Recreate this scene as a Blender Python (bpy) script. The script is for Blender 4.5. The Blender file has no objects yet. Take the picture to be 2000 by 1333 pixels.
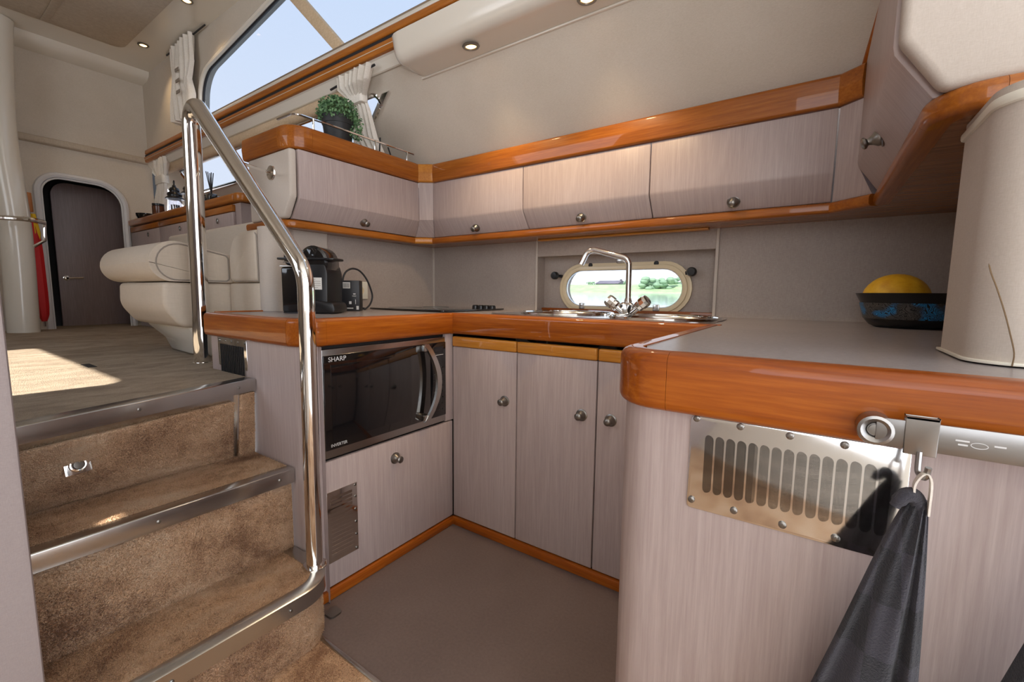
import bpy, bmesh, math, random
from mathutils import Vector, Matrix, geometry
random.seed(7)
SC = bpy.context.scene
COL = SC.collection
# ------------------------------------------------------------------ camera
F_PX = 853.05
YAW, PITCH, ROLL = math.radians(34.7038), math.radians(6.1732), math.radians(0.6173)
CAM = Vector((1.23751, -1.34954, 1.0))
_d = Vector((-math.sin(YAW)*math.cos(PITCH), math.cos(YAW)*math.cos(PITCH), -math.sin(PITCH)))
_r = Vector((math.cos(YAW), math.sin(YAW), 0)); _u = _r.cross(_d)
CR = _r*math.cos(ROLL) + _u*math.sin(ROLL)
CU = -_r*math.sin(ROLL) + _u*math.cos(ROLL)
CD = _d
cam_data = bpy.data.cameras.new('camera'); cam_data.sensor_width = 36; cam_data.lens = F_PX/2000*36
cam_data.clip_start = 0.02; cam_data.clip_end = 2000
cam = bpy.data.objects.new('camera', cam_data); COL.objects.link(cam)
cam.matrix_world = Matrix(((CR.x, CU.x, -CD.x, CAM.x), (CR.y, CU.y, -CD.y, CAM.y), (CR.z, CU.z, -CD.z, CAM.z), (0, 0, 0, 1)))
SC.camera = cam
def on(px, py, ax, val):
    """photo pixel -> the point where its ray meets the plane ax = val"""
    v = CR*((px-1000)/F_PX) + CU*((666.5-py)/F_PX) + CD
    i = 'xyz'.index(ax)
    return CAM + v*((val-CAM[i])/v[i])
# ------------------------------------------------------------------ light
vs = SC.view_settings
vs.view_transform = 'Standard'; vs.look = 'None'; vs.gamma = 1.0; vs.use_curve_mapping = False
vs.exposure = 0.74
W = bpy.data.worlds.new('sky'); SC.world = W; W.use_nodes = True
wn = W.node_tree.nodes; wl = W.node_tree.links
bg = wn['Background']
tc = wn.new('ShaderNodeTexCoord'); sx = wn.new('ShaderNodeSeparateXYZ'); rp = wn.new('ShaderNodeValToRGB')
wl.new(tc.outputs['Generated'], sx.inputs[0]); wl.new(sx.outputs['Z'], rp.inputs[0])
rp.color_ramp.elements[0].position = 0.0; rp.color_ramp.elements[0].color = (0.95, 0.96, 1.0, 1)
rp.color_ramp.elements[1].position = 0.75; rp.color_ramp.elements[1].color = (0.64, 0.79, 1.0, 1)
wl.new(rp.outputs[0], bg.inputs[0]); bg.inputs[1].default_value = 2.3
sun = bpy.data.lights.new('sun', 'SUN'); sun.energy = 9; sun.angle = math.radians(0.6); sun.color = (1, .93, .82)
sun_o = bpy.data.objects.new('sun', sun); COL.objects.link(sun_o)
SUN_TO = Vector((0.12, -1.0, 1.12))
sun_o.rotation_euler = SUN_TO.to_track_quat('Z', 'Y').to_euler()
SC.cycles.max_bounces = 10; SC.cycles.diffuse_bounces = 6; SC.cycles.transparent_max_bounces = 16
SC.cycles.sample_clamp_indirect = 6
# ------------------------------------------------------------------ materials
def lin(r, g, b):
    f = lambda c: (c/255/12.92 if c/255 <= .04045 else ((c/255+.055)/1.055)**2.4)
    return (f(r), f(g), f(b), 1)
def base(name):
    m = bpy.data.materials.new(name); m.use_nodes = True
    return m, m.node_tree.nodes, m.node_tree.links, m.node_tree.nodes['Principled BSDF']
def coords(n, l, scale):
    t = n.new('ShaderNodeTexCoord'); mp = n.new('ShaderNodeMapping'); mp.inputs['Scale'].default_value = scale
    l.new(t.outputs['Object'], mp.inputs[0]); return mp.outputs[0]
def noise(n, l, vec, sc, det=4, rough=.55, dist=0):
    t = n.new('ShaderNodeTexNoise'); t.inputs['Scale'].default_value = sc; t.inputs['Detail'].default_value = det
    t.inputs['Roughness'].default_value = rough; t.inputs['Distortion'].default_value = dist
    l.new(vec, t.inputs['Vector']); return t.outputs['Fac']
def ramp(n, l, fac, stops):
    r = n.new('ShaderNodeValToRGB'); e = r.color_ramp.elements
    while len(e) < len(stops): e.new(.5)
    for i, (p, c) in enumerate(stops): e[i].position = p; e[i].color = c
    l.new(fac, r.inputs[0]); return r.outputs[0]
def mathn(n, l, op, a, b=None):
    m = n.new('ShaderNodeMath'); m.operation = op
    for i, v in enumerate((a, b)):
        if v is None: continue
        if isinstance(v, (int, float)): m.inputs[i].default_value = v
        else: l.new(v, m.inputs[i])
    return m.outputs[0]
def bump(n, l, h, p, strength=.2, dist=.002):
    b = n.new('ShaderNodeBump'); b.inputs['Strength'].default_value = strength; b.inputs['Distance'].default_value = dist
    l.new(h, b.inputs['Height']); l.new(b.outputs[0], p.inputs['Normal'])
def plain(name, c, rough=.5, metal=0, coat=0, spec=.5, emit=None, es=0, trans=0):
    m, n, l, p = base(name)
    p.inputs['Base Color'].default_value = c; p.inputs['Roughness'].default_value = rough; p.inputs['Metallic'].default_value = metal
    p.inputs['Coat Weight'].default_value = coat; p.inputs['Coat Roughness'].default_value = .05
    p.inputs['Specular IOR Level'].default_value = spec; p.inputs['Transmission Weight'].default_value = trans
    if emit: p.inputs['Emission Color'].default_value = emit; p.inputs['Emission Strength'].default_value = es
    # faint wear so that nothing is a flat colour
    v = noise(n, l, coords(n, l, (1, 1, 1)), 35, 3)
    r = n.new('ShaderNodeMapRange'); r.inputs['To Min'].default_value = max(.01, rough-.04); r.inputs['To Max'].default_value = rough+.05
    l.new(v, r.inputs[0]); l.new(r.outputs[0], p.inputs['Roughness'])
    return m
def limed(name, c1, c2, c3, rough=.38, scale=(1, .03, .03), rk=.10):
    m, n, l, p = base(name)
    v = coords(n, l, scale)
    fine = noise(n, l, v, 260, 5, .7)
    big = noise(n, l, v, 6, 2, .4, .1)
    rings = mathn(n, l, 'SINE', mathn(n, l, 'MULTIPLY', big, 70))
    rings = mathn(n, l, 'MULTIPLY', mathn(n, l, 'POWER', mathn(n, l, 'ABSOLUTE', rings), 8), rk)
    f = mathn(n, l, 'ADD', fine, rings)
    c = ramp(n, l, f, [(.36, c1), (.52, c2), (.74, c3)])
    l.new(c, p.inputs['Base Color']); p.inputs['Roughness'].default_value = rough
    bump(n, l, fine, p, .10, .0005); return m
def varnish(name, axis, c1=(.21, .042, .003, 1), c2=(.32, .076, .005, 1), c3=(.45, .128, .010, 1)):
    m, n, l, p = base(name)
    s = {'x': (.05, 1, 1), 'y': (1, .05, 1), 'z': (1, 1, .05)}[axis]
    v = coords(n, l, s)
    f = mathn(n, l, 'ADD', mathn(n, l, 'MULTIPLY', noise(n, l, v, 160, 5, .65), .55), mathn(n, l, 'MULTIPLY', noise(n, l, v, 18, 2), .45))
    l.new(ramp(n, l, f, [(.33, c1), (.5, c2), (.68, c3)]), p.inputs['Base Color'])
    p.inputs['Roughness'].default_value = .4; p.inputs['Specular IOR Level'].default_value = .2; p.inputs['Coat Weight'].default_value = .5; p.inputs['Coat Roughness'].default_value = .03
    w = noise(n, l, coords(n, l, (1, 1, 1)), 45, 2)
    bump(n, l, w, p, .06, .002); return m
def fabric(name, c1, c2, scale=420, rough=.85, bs=.25):
    m, n, l, p = base(name)
    a = noise(n, l, coords(n, l, (1, 1, .18)), scale, 3); b = noise(n, l, coords(n, l, (.18, .18, 1)), scale, 3)
    f = mathn(n, l, 'MULTIPLY', mathn(n, l, 'ADD', a, b), .5)
    g = noise(n, l, coords(n, l, (1, 1, 1)), 4, 3)
    f2 = mathn(n, l, 'ADD', mathn(n, l, 'MULTIPLY', f, .7), mathn(n, l, 'MULTIPLY', g, .3))
    l.new(ramp(n, l, f2, [(.36, c1), (.62, c2)]), p.inputs['Base Color'])
    p.inputs['Roughness'].default_value = rough; p.inputs['Specular IOR Level'].default_value = .25
    bump(n, l, f, p, bs, .001); return m
def carpet(name, c1, c2, c3, fine=330, patch=5.0):
    m, n, l, p = base(name)
    v = coords(n, l, (1, 1, 1)); vp = coords(n, l, (1, .55, 1))
    vo = n.new('ShaderNodeTexVoronoi'); vo.inputs['Scale'].default_value = fine; vo.inputs['Randomness'].default_value = 1
    dn = n.new('ShaderNodeTexNoise'); dn.inputs['Scale'].default_value = 90; l.new(v, dn.inputs['Vector'])
    ad = n.new('ShaderNodeVectorMath'); ad.operation = 'MULTIPLY_ADD'; ad.inputs[1].default_value = (.01, .01, .01)
    l.new(dn.outputs['Color'], ad.inputs[0]); l.new(v, ad.inputs[2]); l.new(ad.outputs[0], vo.inputs['Vector'])
    a = noise(n, l, v, 700, 3, .7); b = noise(n, l, vp, patch, 4, .6, .4); k = noise(n, l, v, 45, 3, .6)
    tuft = mathn(n, l, 'SUBTRACT', 1.0, vo.outputs['Distance'])
    f = mathn(n, l, 'ADD', mathn(n, l, 'MULTIPLY', tuft, .16), mathn(n, l, 'ADD', mathn(n, l, 'MULTIPLY', b, .62), mathn(n, l, 'ADD', mathn(n, l, 'MULTIPLY', k, .14), mathn(n, l, 'MULTIPLY', a, .2))))
    l.new(ramp(n, l, f, [(.44, c1), (.555, c2), (.70, c3)]), p.inputs['Base Color'])
    p.inputs['Roughness'].default_value = 1; p.inputs['Specular IOR Level'].default_value = .05
    p.inputs['Sheen Weight'].default_value = .15
    h = mathn(n, l, 'ADD', tuft, mathn(n, l, 'ADD', mathn(n, l, 'MULTIPLY', a, .6), mathn(n, l, 'MULTIPLY', k, .9)))
    bump(n, l, h, p, 1.0, .005); return m
def glass(name, tint, gloss=.06):
    m = bpy.data.materials.new(name); m.use_nodes = True; n = m.node_tree.nodes; l = m.node_tree.links
    n.remove(n['Principled BSDF'])
    t = n.new('ShaderNodeBsdfTransparent'); t.inputs[0].default_value = tint
    g = n.new('ShaderNodeBsdfGlossy'); g.inputs['Roughness'].default_value = .02
    x = n.new('ShaderNodeMixShader'); x.inputs[0].default_value = gloss
    l.new(t.outputs[0], x.inputs[1]); l.new(g.outputs[0], x.inputs[2]); l.new(x.outputs[0], n['Material Output'].inputs[0])
    return m
M = {}
LC = (lin(170, 153, 149), lin(177, 161, 157), lin(188, 173, 169))
M['limed'] = limed('limed_oak_x', *LC)                                  # panels that run along x
M['limedy'] = limed('limed_oak_y', *LC, scale=(.03, 1, .03))            # panels that run along y
M['limed_dark'] = limed('dusky_door_wood', lin(138, 121, 120), lin(147, 129, 127), lin(160, 142, 139), .4, (.03, 1, .03), .06)
M['under'] = limed('locker_underside_wood', lin(120, 78, 50), lin(150, 102, 68), lin(172, 122, 84), .25, (.03, 1, 1))
for a in 'xyz': M['w'+a] = varnish('varnished_cherry_'+a, a)
for a in 'xy': M['g'+a] = varnish('golden_cherry_'+a, a, (.22, .056, .005, 1), (.32, .092, .008, 1), (.45, .148, .016, 1))
M['wl'] = varnish('pale_cherry_strip', 'x', (.38, .125, .012, 1), (.50, .19, .024, 1), (.60, .26, .04, 1))
M['wo'] = varnish('honey_teak', 'x', (.28, .078, .008, 1), (.40, .13, .016, 1), (.52, .19, .03, 1))
M['fabric'] = fabric('beige_wall_fabric', lin(198, 188, 173), lin(213, 204, 191), 700)
M['fabric2'] = fabric('light_column_fabric', lin(190, 179, 168), lin(202, 192, 182), 900, .8, .15)
M['blind'] = fabric('tan_blind_fabric', lin(196, 172, 140), lin(222, 200, 170), 300)
M['splash'] = fabric('mauve_backsplash_laminate', lin(158, 145, 137), lin(176, 164, 155), 500, .45, .08)
M['counter'] = fabric('grey_worktop_laminate', lin(146, 139, 139), lin(160, 153, 153), 600, .26, .05)
M['vinyl'] = fabric('mauve_vinyl_floor', lin(100, 87, 84), lin(115, 101, 97), 700, .42, .05)
M['partition'] = fabric('grey_partition_vinyl', lin(150, 138, 136), lin(162, 150, 147), 800, .7, .08)
M['sash'] = plain('bronze_window_sash', lin(140, 124, 106), .4)
M['gel'] = plain('white_gelcoat', lin(226, 220, 208), .22, coat=.5)
M['head'] = fabric('beige_headliner', lin(176, 162, 144), lin(198, 186, 168), 260)
M['carpet'] = carpet('brown_stair_carpet', lin(146, 102, 70), lin(222, 178, 138), lin(240, 210, 178))
M['carpet2'] = carpet('worn_beige_carpet', lin(160, 141, 119), lin(180, 161, 138), lin(200, 183, 160), 380, 14)
M['chrome'] = plain('polished_chrome', (.86, .85, .83, 1), .06, 1)
M['steel'] = plain('brushed_stainless', (.56, .55, .53, 1), .24, 1)
M['railst'] = plain('dull_rail_stainless', (.34, .33, .32, 1), .3, 1)
M['frame'] = plain('white_door_moulding', lin(214, 214, 216), .4)
M['crackc'] = plain('crack_brown', lin(120, 98, 72), .9)  # brown of the crack line itself
M['steelp'] = plain('polished_stainless_plate', (.80, .79, .77, 1), .10, 1)
M['sinkst'] = plain('sink_stainless', (.72, .72, .72, 1), .16, 1)
M['nickel'] = plain('satin_nickel', (.27, .255, .235, 1), .34, 1)
M['black'] = plain('black_plastic', (.010, .010, .011, 1), .3)
M['blackg'] = plain('gloss_black', (.006, .006, .007, 1), .08, coat=.6)
M['mwdoor'] = plain('microwave_black_glass', (.008, .007, .007, 1), .06, coat=1)
M['dark'] = plain('dark_gap', (.012, .010, .010, 1), .8)  # near-black that stands in for shade in gaps and recesses
M['rubber'] = plain('black_rubber', (.015, .015, .018, 1), .6)
M['white'] = plain('white_plastic', lin(230, 226, 212), .35)
M['print'] = plain('pale_print', lin(205, 205, 205), .6)
M['card'] = plain('black_carton', (.014, .014, .017, 1), .45)
M['label'] = plain('white_sticker', lin(215, 212, 206), .6)
M['leather'] = fabric('cream_leatherette', lin(200, 187, 170), lin(208, 195, 179), 180, .4, .03)
M['piping'] = plain('grey_piping', lin(150, 140, 130), .7)
M['curtain'] = fabric('cream_curtain_cloth', lin(222, 215, 203), lin(243, 238, 229), 500)
M['ivory'] = plain('ivory_porthole_frame', lin(226, 208, 172), .35, coat=.3)
M['glass'] = glass('tinted_pane', (.47, .485, .51, 1), .02)  # grey tint added to hold back the brightness of the sky
M['glassc'] = glass('porthole_pane', (.60, .61, .62, 1), .02)  # milder tint, also added to dim the bright view outside
M['jar'] = glass('clear_jar_glass', (.80, .80, .82, 1), .18)
M['lamp'] = plain('lit_halogen', (1, .8, .5, 1), .3, emit=(1, .55, .18, 1), es=6)
M['red'] = plain('red_nylon', lin(200, 22, 26), .6)
M['yellow'] = plain('yellow_nylon', lin(232, 190, 20), .6)
M['cane'] = plain('bamboo_handle', lin(176, 112, 60), .5)
M['amber'] = plain('amber_jar', lin(92, 52, 30), .2)
M['blue'] = plain('navy_candle', lin(22, 34, 58), .3)
M['pot'] = plain('black_pot', (.016, .017, .019, 1), .55)
M['stem'] = plain('plant_stem', lin(60, 80, 44), .8)
M['bar'] = plain('rail_print', lin(110, 108, 104), .4)
def leafmat():
    m, n, l, p = base('small_green_leaves')
    l.new(ramp(n, l, noise(n, l, coords(n, l, (1, 1, 1)), 60, 3), [(.35, lin(38, 74, 42)), (.65, lin(120, 160, 110))]), p.inputs['Base Color'])
    p.inputs['Roughness'].default_value = .6; return m
M['leaf'] = leafmat()
def melonmat():
    m, n, l, p = base('yellow_melon_skin'); v = coords(n, l, (1, 1, 1))
    l.new(ramp(n, l, noise(n, l, v, 30, 3), [(.3, lin(206, 150, 20)), (.7, lin(236, 190, 50))]), p.inputs['Base Color'])
    p.inputs['Roughness'].default_value = .5; bump(n, l, noise(n, l, v, 260, 2), p, .3, .001); return m
M['melon'] = melonmat()
def bowlmat():
    m, n, l, p = base('bowl_swirl_pattern'); v = coords(n, l, (1, 1, 1.3))
    b = noise(n, l, v, 24, 1, .3, 1.6)
    s = mathn(n, l, 'ABSOLUTE', mathn(n, l, 'SINE', mathn(n, l, 'MULTIPLY', b, 46)))
    hue = ramp(n, l, noise(n, l, v, 15, 1), [(.40, lin(84, 80, 76)), (.52, lin(70, 70, 70)), (.6, lin(40, 130, 190))])
    mx = n.new('ShaderNodeMix'); mx.data_type = 'RGBA'
    l.new(ramp(n, l, s, [(.45, (0, 0, 0, 1)), (.6, (1, 1, 1, 1))]), mx.inputs[0])
    mx.inputs[6].default_value = (.008, .008, .009, 1); l.new(hue, mx.inputs[7]); l.new(mx.outputs[2], p.inputs['Base Color'])
    p.inputs['Roughness'].default_value = .35; return m
M['swirl'] = bowlmat()
def towelmat():
    m, n, l, p = base('navy_check_terry'); 
    at = n.new('ShaderNodeUVMap'); mp = n.new('ShaderNodeMapping'); l.new(at.outputs[0], mp.inputs[0])
    ck = n.new('ShaderNodeTexChecker'); ck.inputs['Scale'].default_value = 1
    ck.inputs['Color1'].default_value = lin(30, 29, 43); ck.inputs['Color2'].default_value = lin(60, 57, 72)
    l.new(mp.outputs[0], ck.inputs['Vector']); 
    f = noise(n, l, coords(n, l, (1, 1, 1)), 520, 4, .7)
    mx = n.new('ShaderNodeMix'); mx.data_type = 'RGBA'; mx.blend_type = 'MULTIPLY'; mx.inputs[0].default_value = .6
    l.new(ck.outputs[0], mx.inputs[6]); l.new(ramp(n, l, f, [(.3, (.4, .4, .4, 1)), (.7, (1, 1, 1, 1))]), mx.inputs[7])
    l.new(mx.outputs[2], p.inputs['Base Color']); p.inputs['Roughness'].default_value = 1; p.inputs['Sheen Weight'].default_value = .2
    bump(n, l, f, p, 1.0, .005); return m
M['towel'] = towelmat()
def outdoor(name, a, b, sc, rough=.9):
    m, n, l, p = base(name)
    l.new(ramp(n, l, noise(n, l, coords(n, l, (1, 1, 1)), sc, 5), [(.35, a), (.65, b)]), p.inputs['Base Color']); p.inputs['Roughness'].default_value = rough
    return m
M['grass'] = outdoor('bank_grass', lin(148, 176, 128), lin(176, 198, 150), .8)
M['tree'] = outdoor('hazed_tree_leaves', lin(116, 146, 120), lin(150, 174, 146), .9)  # distance haze is put into the leaf colour as paler green
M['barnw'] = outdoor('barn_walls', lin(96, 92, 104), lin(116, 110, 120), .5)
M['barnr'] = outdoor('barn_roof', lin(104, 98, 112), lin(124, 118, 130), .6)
def watermat():
    m, n, l, p = base('river_water'); p.inputs['Base Color'].default_value = (.62, .68, .74, 1); p.inputs['Roughness'].default_value = .08; p.inputs['Metallic'].default_value = .5  # pale base colour carries the sky brightness the river would reflect
    bump(n, l, noise(n, l, coords(n, l, (1, .4, 1)), 2.2, 4), p, .25, .05); return m
M['water'] = watermat()
# ------------------------------------------------------------------ mesh tools
class MB:
    def __init__(s): s.v = []; s.f = []
    def add(s, vs, fs):
        o = len(s.v); s.v += [Vector(v) for v in vs]; s.f += [tuple(i+o for i in f) for f in fs]; return s
    def box(s, x0, x1, y0, y1, z0, z1):
        return s.add([(x0, y0, z0), (x1, y0, z0), (x1, y1, z0), (x0, y1, z0), (x0, y0, z1), (x1, y0, z1), (x1, y1, z1), (x0, y1, z1)],
                     [(3, 2, 1, 0), (4, 5, 6, 7), (0, 1, 5, 4), (1, 2, 6, 5), (2, 3, 7, 6), (3, 0, 4, 7)])
    def prism(s, poly, ax, a, b, holes=()):
        def P(u, v, w): return {'x': (w, u, v), 'y': (u, w, v), 'z': (u, v, w)}[ax]
        return s.holed(poly, holes, P, a, b)
    def holed(s, outer, holes, P, a, b):
        loops = [list(outer)] + [list(h) for h in holes]
        flat = [p for L in loops for p in L]; N = len(flat)
        tris = geometry.tessellate_polygon([[Vector((p[0], p[1], 0)) for p in L] for L in loops]) if (holes or len(outer) > 4) else None
        vs = [P(p[0], p[1], a) for p in flat] + [P(p[0], p[1], b) for p in flat]
        fs = []
        if tris and holes:
            for t in tris: fs.append(tuple(t)); fs.append(tuple(N+i for i in reversed(t)))
        else:
            fs.append(tuple(range(len(outer)))); fs.append(tuple(N+i for i in reversed(range(len(outer)))))
        o = 0
        for L in loops:
            k = len(L)
            for i in range(k):
                j = (i+1) % k; fs.append((o+i, o+j, N+o+j, N+o+i))
            o += k
        return s.add(vs, fs)
    def loft(s, rings, closed=True, cap=True):
        k = len(rings[0]); vs = [p for r in rings for p in r]; fs = []
        for a in range(len(rings)-1):
            for i in range(k if closed else k-1):
                j = (i+1) % k; fs.append((a*k+i, a*k+j, (a+1)*k+j, (a+1)*k+i))
        if cap: fs.append(tuple(range(k))); fs.append(tuple((len(rings)-1)*k+i for i in reversed(range(k))))
        return s.add(vs, fs)
    def tube(s, path, r, n=12, closed=False, cap=True):
        P = [Vector(p) for p in path]; m = len(P); R = r if isinstance(r, (list, tuple)) else [r]*m
        rings = []; t0 = None; nrm = None
        for i in range(m):
            if closed: t = (P[(i+1) % m]-P[i-1]).normalized()
            else: t = (P[min(i+1, m-1)]-P[max(i-1, 0)]).normalized()
            if nrm is None:
                nrm = t.orthogonal().normalized()
            else:
                nrm = t0.rotation_difference(t) @ nrm
            t0 = t; nrm = (nrm - t*nrm.dot(t)).normalized(); bn = t.cross(nrm)
            rings.append([P[i] + nrm*(R[i]*math.cos(2*math.pi*k/n)) + bn*(R[i]*math.sin(2*math.pi*k/n)) for k in range(n)])
        if closed: rings.append(rings[0]); cap = False
        return s.loft(rings, True, cap)
    def lathe(s, prof, o, axis=(0, 0, 1), n=24):
        ax = Vector(axis).normalized(); a = ax.orthogonal().normalized(); b = ax.cross(a); o = Vector(o)
        rings = [[o + ax*h + a*(r*math.cos(2*math.pi*k/n)) + b*(r*math.sin(2*math.pi*k/n)) for k in range(n)] for r, h in prof]
        return s.loft(rings, True, True)
    def ball(s, c, rx, ry, rz, n=20, m=12):
        rings = []
        for i in range(m+1):
            t = -math.pi/2 + math.pi*i/m; q = max(math.cos(t), 1e-4)
            rings.append([(c[0]+rx*q*math.cos(2*math.pi*k/n), c[1]+ry*q*math.sin(2*math.pi*k/n), c[2]+rz*math.sin(t)) for k in range(n)])
        return s.loft(rings)
    def sheet(s, grid, thick=None):
        a = len(grid); b = len(grid[0])
        return s.add([p for r in grid for p in r], [(i*b+j, i*b+j+1, (i+1)*b+j+1, (i+1)*b+j) for i in range(a-1) for j in range(b-1)])
    def mesh(s, name, mat, off=(0, 0, 0), bevel=0, segs=2, ang=35, flat=False, remesh_doubles=True):
        off = Vector(off)
        me = bpy.data.meshes.new(name); me.from_pydata([v-off for v in s.v], [], s.f)
        bm = bmesh.new(); bm.from_mesh(me)
        bmesh.ops.remove_doubles(bm, verts=bm.verts, dist=1e-5)
        bmesh.ops.recalc_face_normals(bm, faces=bm.faces)
        if bevel:
            es = [e for e in bm.edges if len(e.link_faces) == 2 and e.calc_face_angle(0) > math.radians(30)]
            bmesh.ops.bevel(bm, geom=es, offset=bevel, segments=segs, profile=.5, affect='EDGES', clamp_overlap=True)
        bm.to_mesh(me); bm.free()
        me.materials.append(M[mat] if isinstance(mat, str) else mat)
        if not flat:
            me.polygons.foreach_set('use_smooth', [True]*len(me.polygons)); me.set_sharp_from_angle(angle=math.radians(ang))
        return me
    def build(s, name, mat, parent=None, **k):
        """a mesh object: a part when it has a parent, else a thing of its own"""
        if parent is None:
            xs = [v.x for v in s.v]; ys = [v.y for v in s.v]; zs = [v.z for v in s.v]
            off = Vector(((min(xs)+max(xs))/2, (min(ys)+max(ys))/2, min(zs)))
        else: off = wpos(parent)
        o = bpy.data.objects.new(name, s.mesh(name, mat, off, **k)); COL.objects.link(o)
        if parent is None: o.location = off
        else: o.parent = parent
        return o
def wpos(o):
    p = Vector(o.location)
    while o.parent: o = o.parent; p += Vector(o.location)
    return p
def tag(o, label, cat, group=None, kind=None):
    o['label'] = label
    if kind: o['kind'] = kind
    if cat: o['category'] = cat
    if group: o['group'] = group
    return o
def struct(o, label, cat=None):
    o['kind'] = 'structure'; o['label'] = label
    if cat: o['category'] = cat
    return o
def thing(name, label, cat, loc, group=None, kind=None):
    o = bpy.data.objects.new(name, None); COL.objects.link(o); o.location = loc; o.empty_display_size = .05
    return tag(o, label, cat, group, kind)
def inst(name, me, parent, wloc, zdir=(0, 0, 1), spin=0):
    o = bpy.data.objects.new(name, me); COL.objects.link(o)
    if parent: o.parent = parent; o.location = Vector(wloc)-wpos(parent)
    else: o.location = wloc
    o.rotation_euler = (Vector(zdir).to_track_quat('Z', 'Y') @ Matrix.Rotation(spin, 3, 'Z').to_quaternion()).to_euler(); return o
def rpoly(pts, n=6):
    """polygon with rounded corners: (x, y, radius)"""
    out = []; k = len(pts)
    for i, q in enumerate(pts):
        r = q[2] if len(q) > 2 else 0; p = Vector(q[:2]); a = Vector(pts[i-1][:2]); b = Vector(pts[(i+1) % k][:2])
        if r <= 0: out.append(tuple(p)); continue
        u = (a-p).normalized(); w = (b-p).normalized(); h = u.angle(w)/2; d = r/math.tan(h)
        c = p + (u+w).normalized()*(r/math.sin(h)); s0 = p+u*d-c; s1 = p+w*d-c
        a0 = math.atan2(s0.y, s0.x); da = math.atan2(s1.y, s1.x)-a0
        while da > math.pi: da -= 2*math.pi
        while da < -math.pi: da += 2*math.pi
        for t in range(n+1): out.append((c.x+r*math.cos(a0+da*t/n), c.y+r*math.sin(a0+da*t/n)))
    return out
def arcpath(pts, n=8):
    """3D polyline with rounded bends: (point, radius)"""
    out = []
    for i, (p, r) in enumerate(pts):
        p = Vector(p)
        if r <= 0 or i in (0, len(pts)-1): out.append(p); continue
        a = Vector(pts[i-1][0]); b = Vector(pts[i+1][0]); u = (a-p).normalized(); w = (b-p).normalized()
        h = u.angle(w)/2; d = r/math.tan(h); c = p+(u+w).normalized()*(r/math.sin(h)); s0 = p+u*d-c; s1 = p+w*d-c
        for t in range(n+1):
            k = t/n; ang = s0.angle(s1); out.append(c + (s0*math.sin((1-k)*ang)+s1*math.sin(k*ang))/math.sin(ang))
    return out
def smooth_path(pts, n=8):
    P = [Vector(p) for p in pts]; P = [2*P[0]-P[1]]+P+[2*P[-1]-P[-2]]; out = []
    for i in range(1, len(P)-2):
        for t in range(n):
            t /= n; a, b, c, d = P[i-1:i+3]
            out.append(.5*((2*b)+(c-a)*t+(2*a-5*b+4*c-d)*t*t+(3*b-a-3*c+d)*t**3))
    out.append(P[-2]); return out
def offset_path(path, d):
    """2D polyline moved to its left by d"""
    out = []
    for i, p in enumerate(path):
        a = Vector(path[max(i-1, 0)]); b = Vector(path[min(i+1, len(path)-1)]); t = (b-a).normalized(); out.append((p[0]-t.y*d, p[1]+t.x*d))
    return out
def sweep(path, prof, z0=0):
    """profile (offset to the right of the path, z) carried along a 2D plan path"""
    mb = MB(); rings = []
    offs = {}
    for q in prof: offs.setdefault(q[0], offset_path(path, -q[0]))
    for i in range(len(path)):
        rings.append([(offs[q[0]][i][0], offs[q[0]][i][1], z0+q[1]) for q in prof])
    return mb.loft(rings)
def rprof(w0, w1, z0, z1, r):
    return rpoly([(w0, z0, 0), (w1, z0, r), (w1, z1, r), (w0, z1, 0)], 4)
def textmesh(body, size, mat):
    c = bpy.data.curves.new('t', 'FONT'); c.body = body; c.size = size; c.extrude = .0002
    o = bpy.data.objects.new('t', c); COL.objects.link(o); bpy.context.view_layer.update()
    me = bpy.data.meshes.new_from_object(o.evaluated_get(bpy.context.evaluated_depsgraph_get()))
    bpy.data.objects.remove(o); bpy.data.curves.remove(c); me.materials.clear(); me.materials.append(M[mat]); return me
def text(name, body, size, mat, parent, wloc, xdir, ydir, sx=1):
    me = textmesh(body, size, mat); X = Vector(xdir)*sx; Y = Vector(ydir); Z = Vector(xdir).cross(Y); wl_ = Vector(wloc)-wpos(parent)
    me.transform(Matrix(((X.x, Y.x, Z.x, wl_.x), (X.y, Y.y, Z.y, wl_.y), (X.z, Y.z, Z.z, wl_.z), (0, 0, 0, 1))))
    o = bpy.data.objects.new(name, me); COL.objects.link(o); o.parent = parent; return o
KNOB = MB().lathe([(0, 0), (.0165, 0), (.0168, .0025), (.0135, .004), (.013, .008), (.0085, .014), (.0058, .020), (.006, .022), (.0098, .0255), (.0102, .029), (.008, .0315), (.003, .033), (0, .033)], (0, 0, 0)).mesh('knob', 'nickel')
KNOB.transform(Matrix.Diagonal((1.25, 1.25, 1.1, 1)))
SCREW = MB().lathe([(0, 0), (.0048, 0), (.0046, .0012), (.003, .0022), (0, .0024)], (0, 0, 0), n=12).add([(-.003, -.0006, .0025), (.003, -.0006, .0025), (.003, .0006, .0025), (-.003, .0006, .0025), (-.0006, -.003, .0026), (.0006, -.003, .0026), (.0006, .003, .0026), (-.0006, .003, .0026)], [(0, 1, 2, 3), (4, 5, 6, 7)]).mesh('screw', 'nickel')
# ================================================================== THE SETTING
ZC = .918                       # worktop height
ZS = .707                       # saloon floor height
struct(MB().box(-.66, 1.8, -.695, .62, -.03, 0).build('floor', 'vinyl'), 'mauve grey vinyl galley floor between the cabinets', 'floor')
struct(MB().box(-.2, 2.6, -2.4, -.71, -.03, .004).build('floor_aft', 'carpet'), 'beige carpet floor at the foot of the stairs', 'floor')
struct(MB().box(.05, 1.0, -.71, -.695, -.03, .007).build('trim_8', 'steel', bevel=.003), 'metal threshold strip between carpet and vinyl floor', 'threshold')
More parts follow.
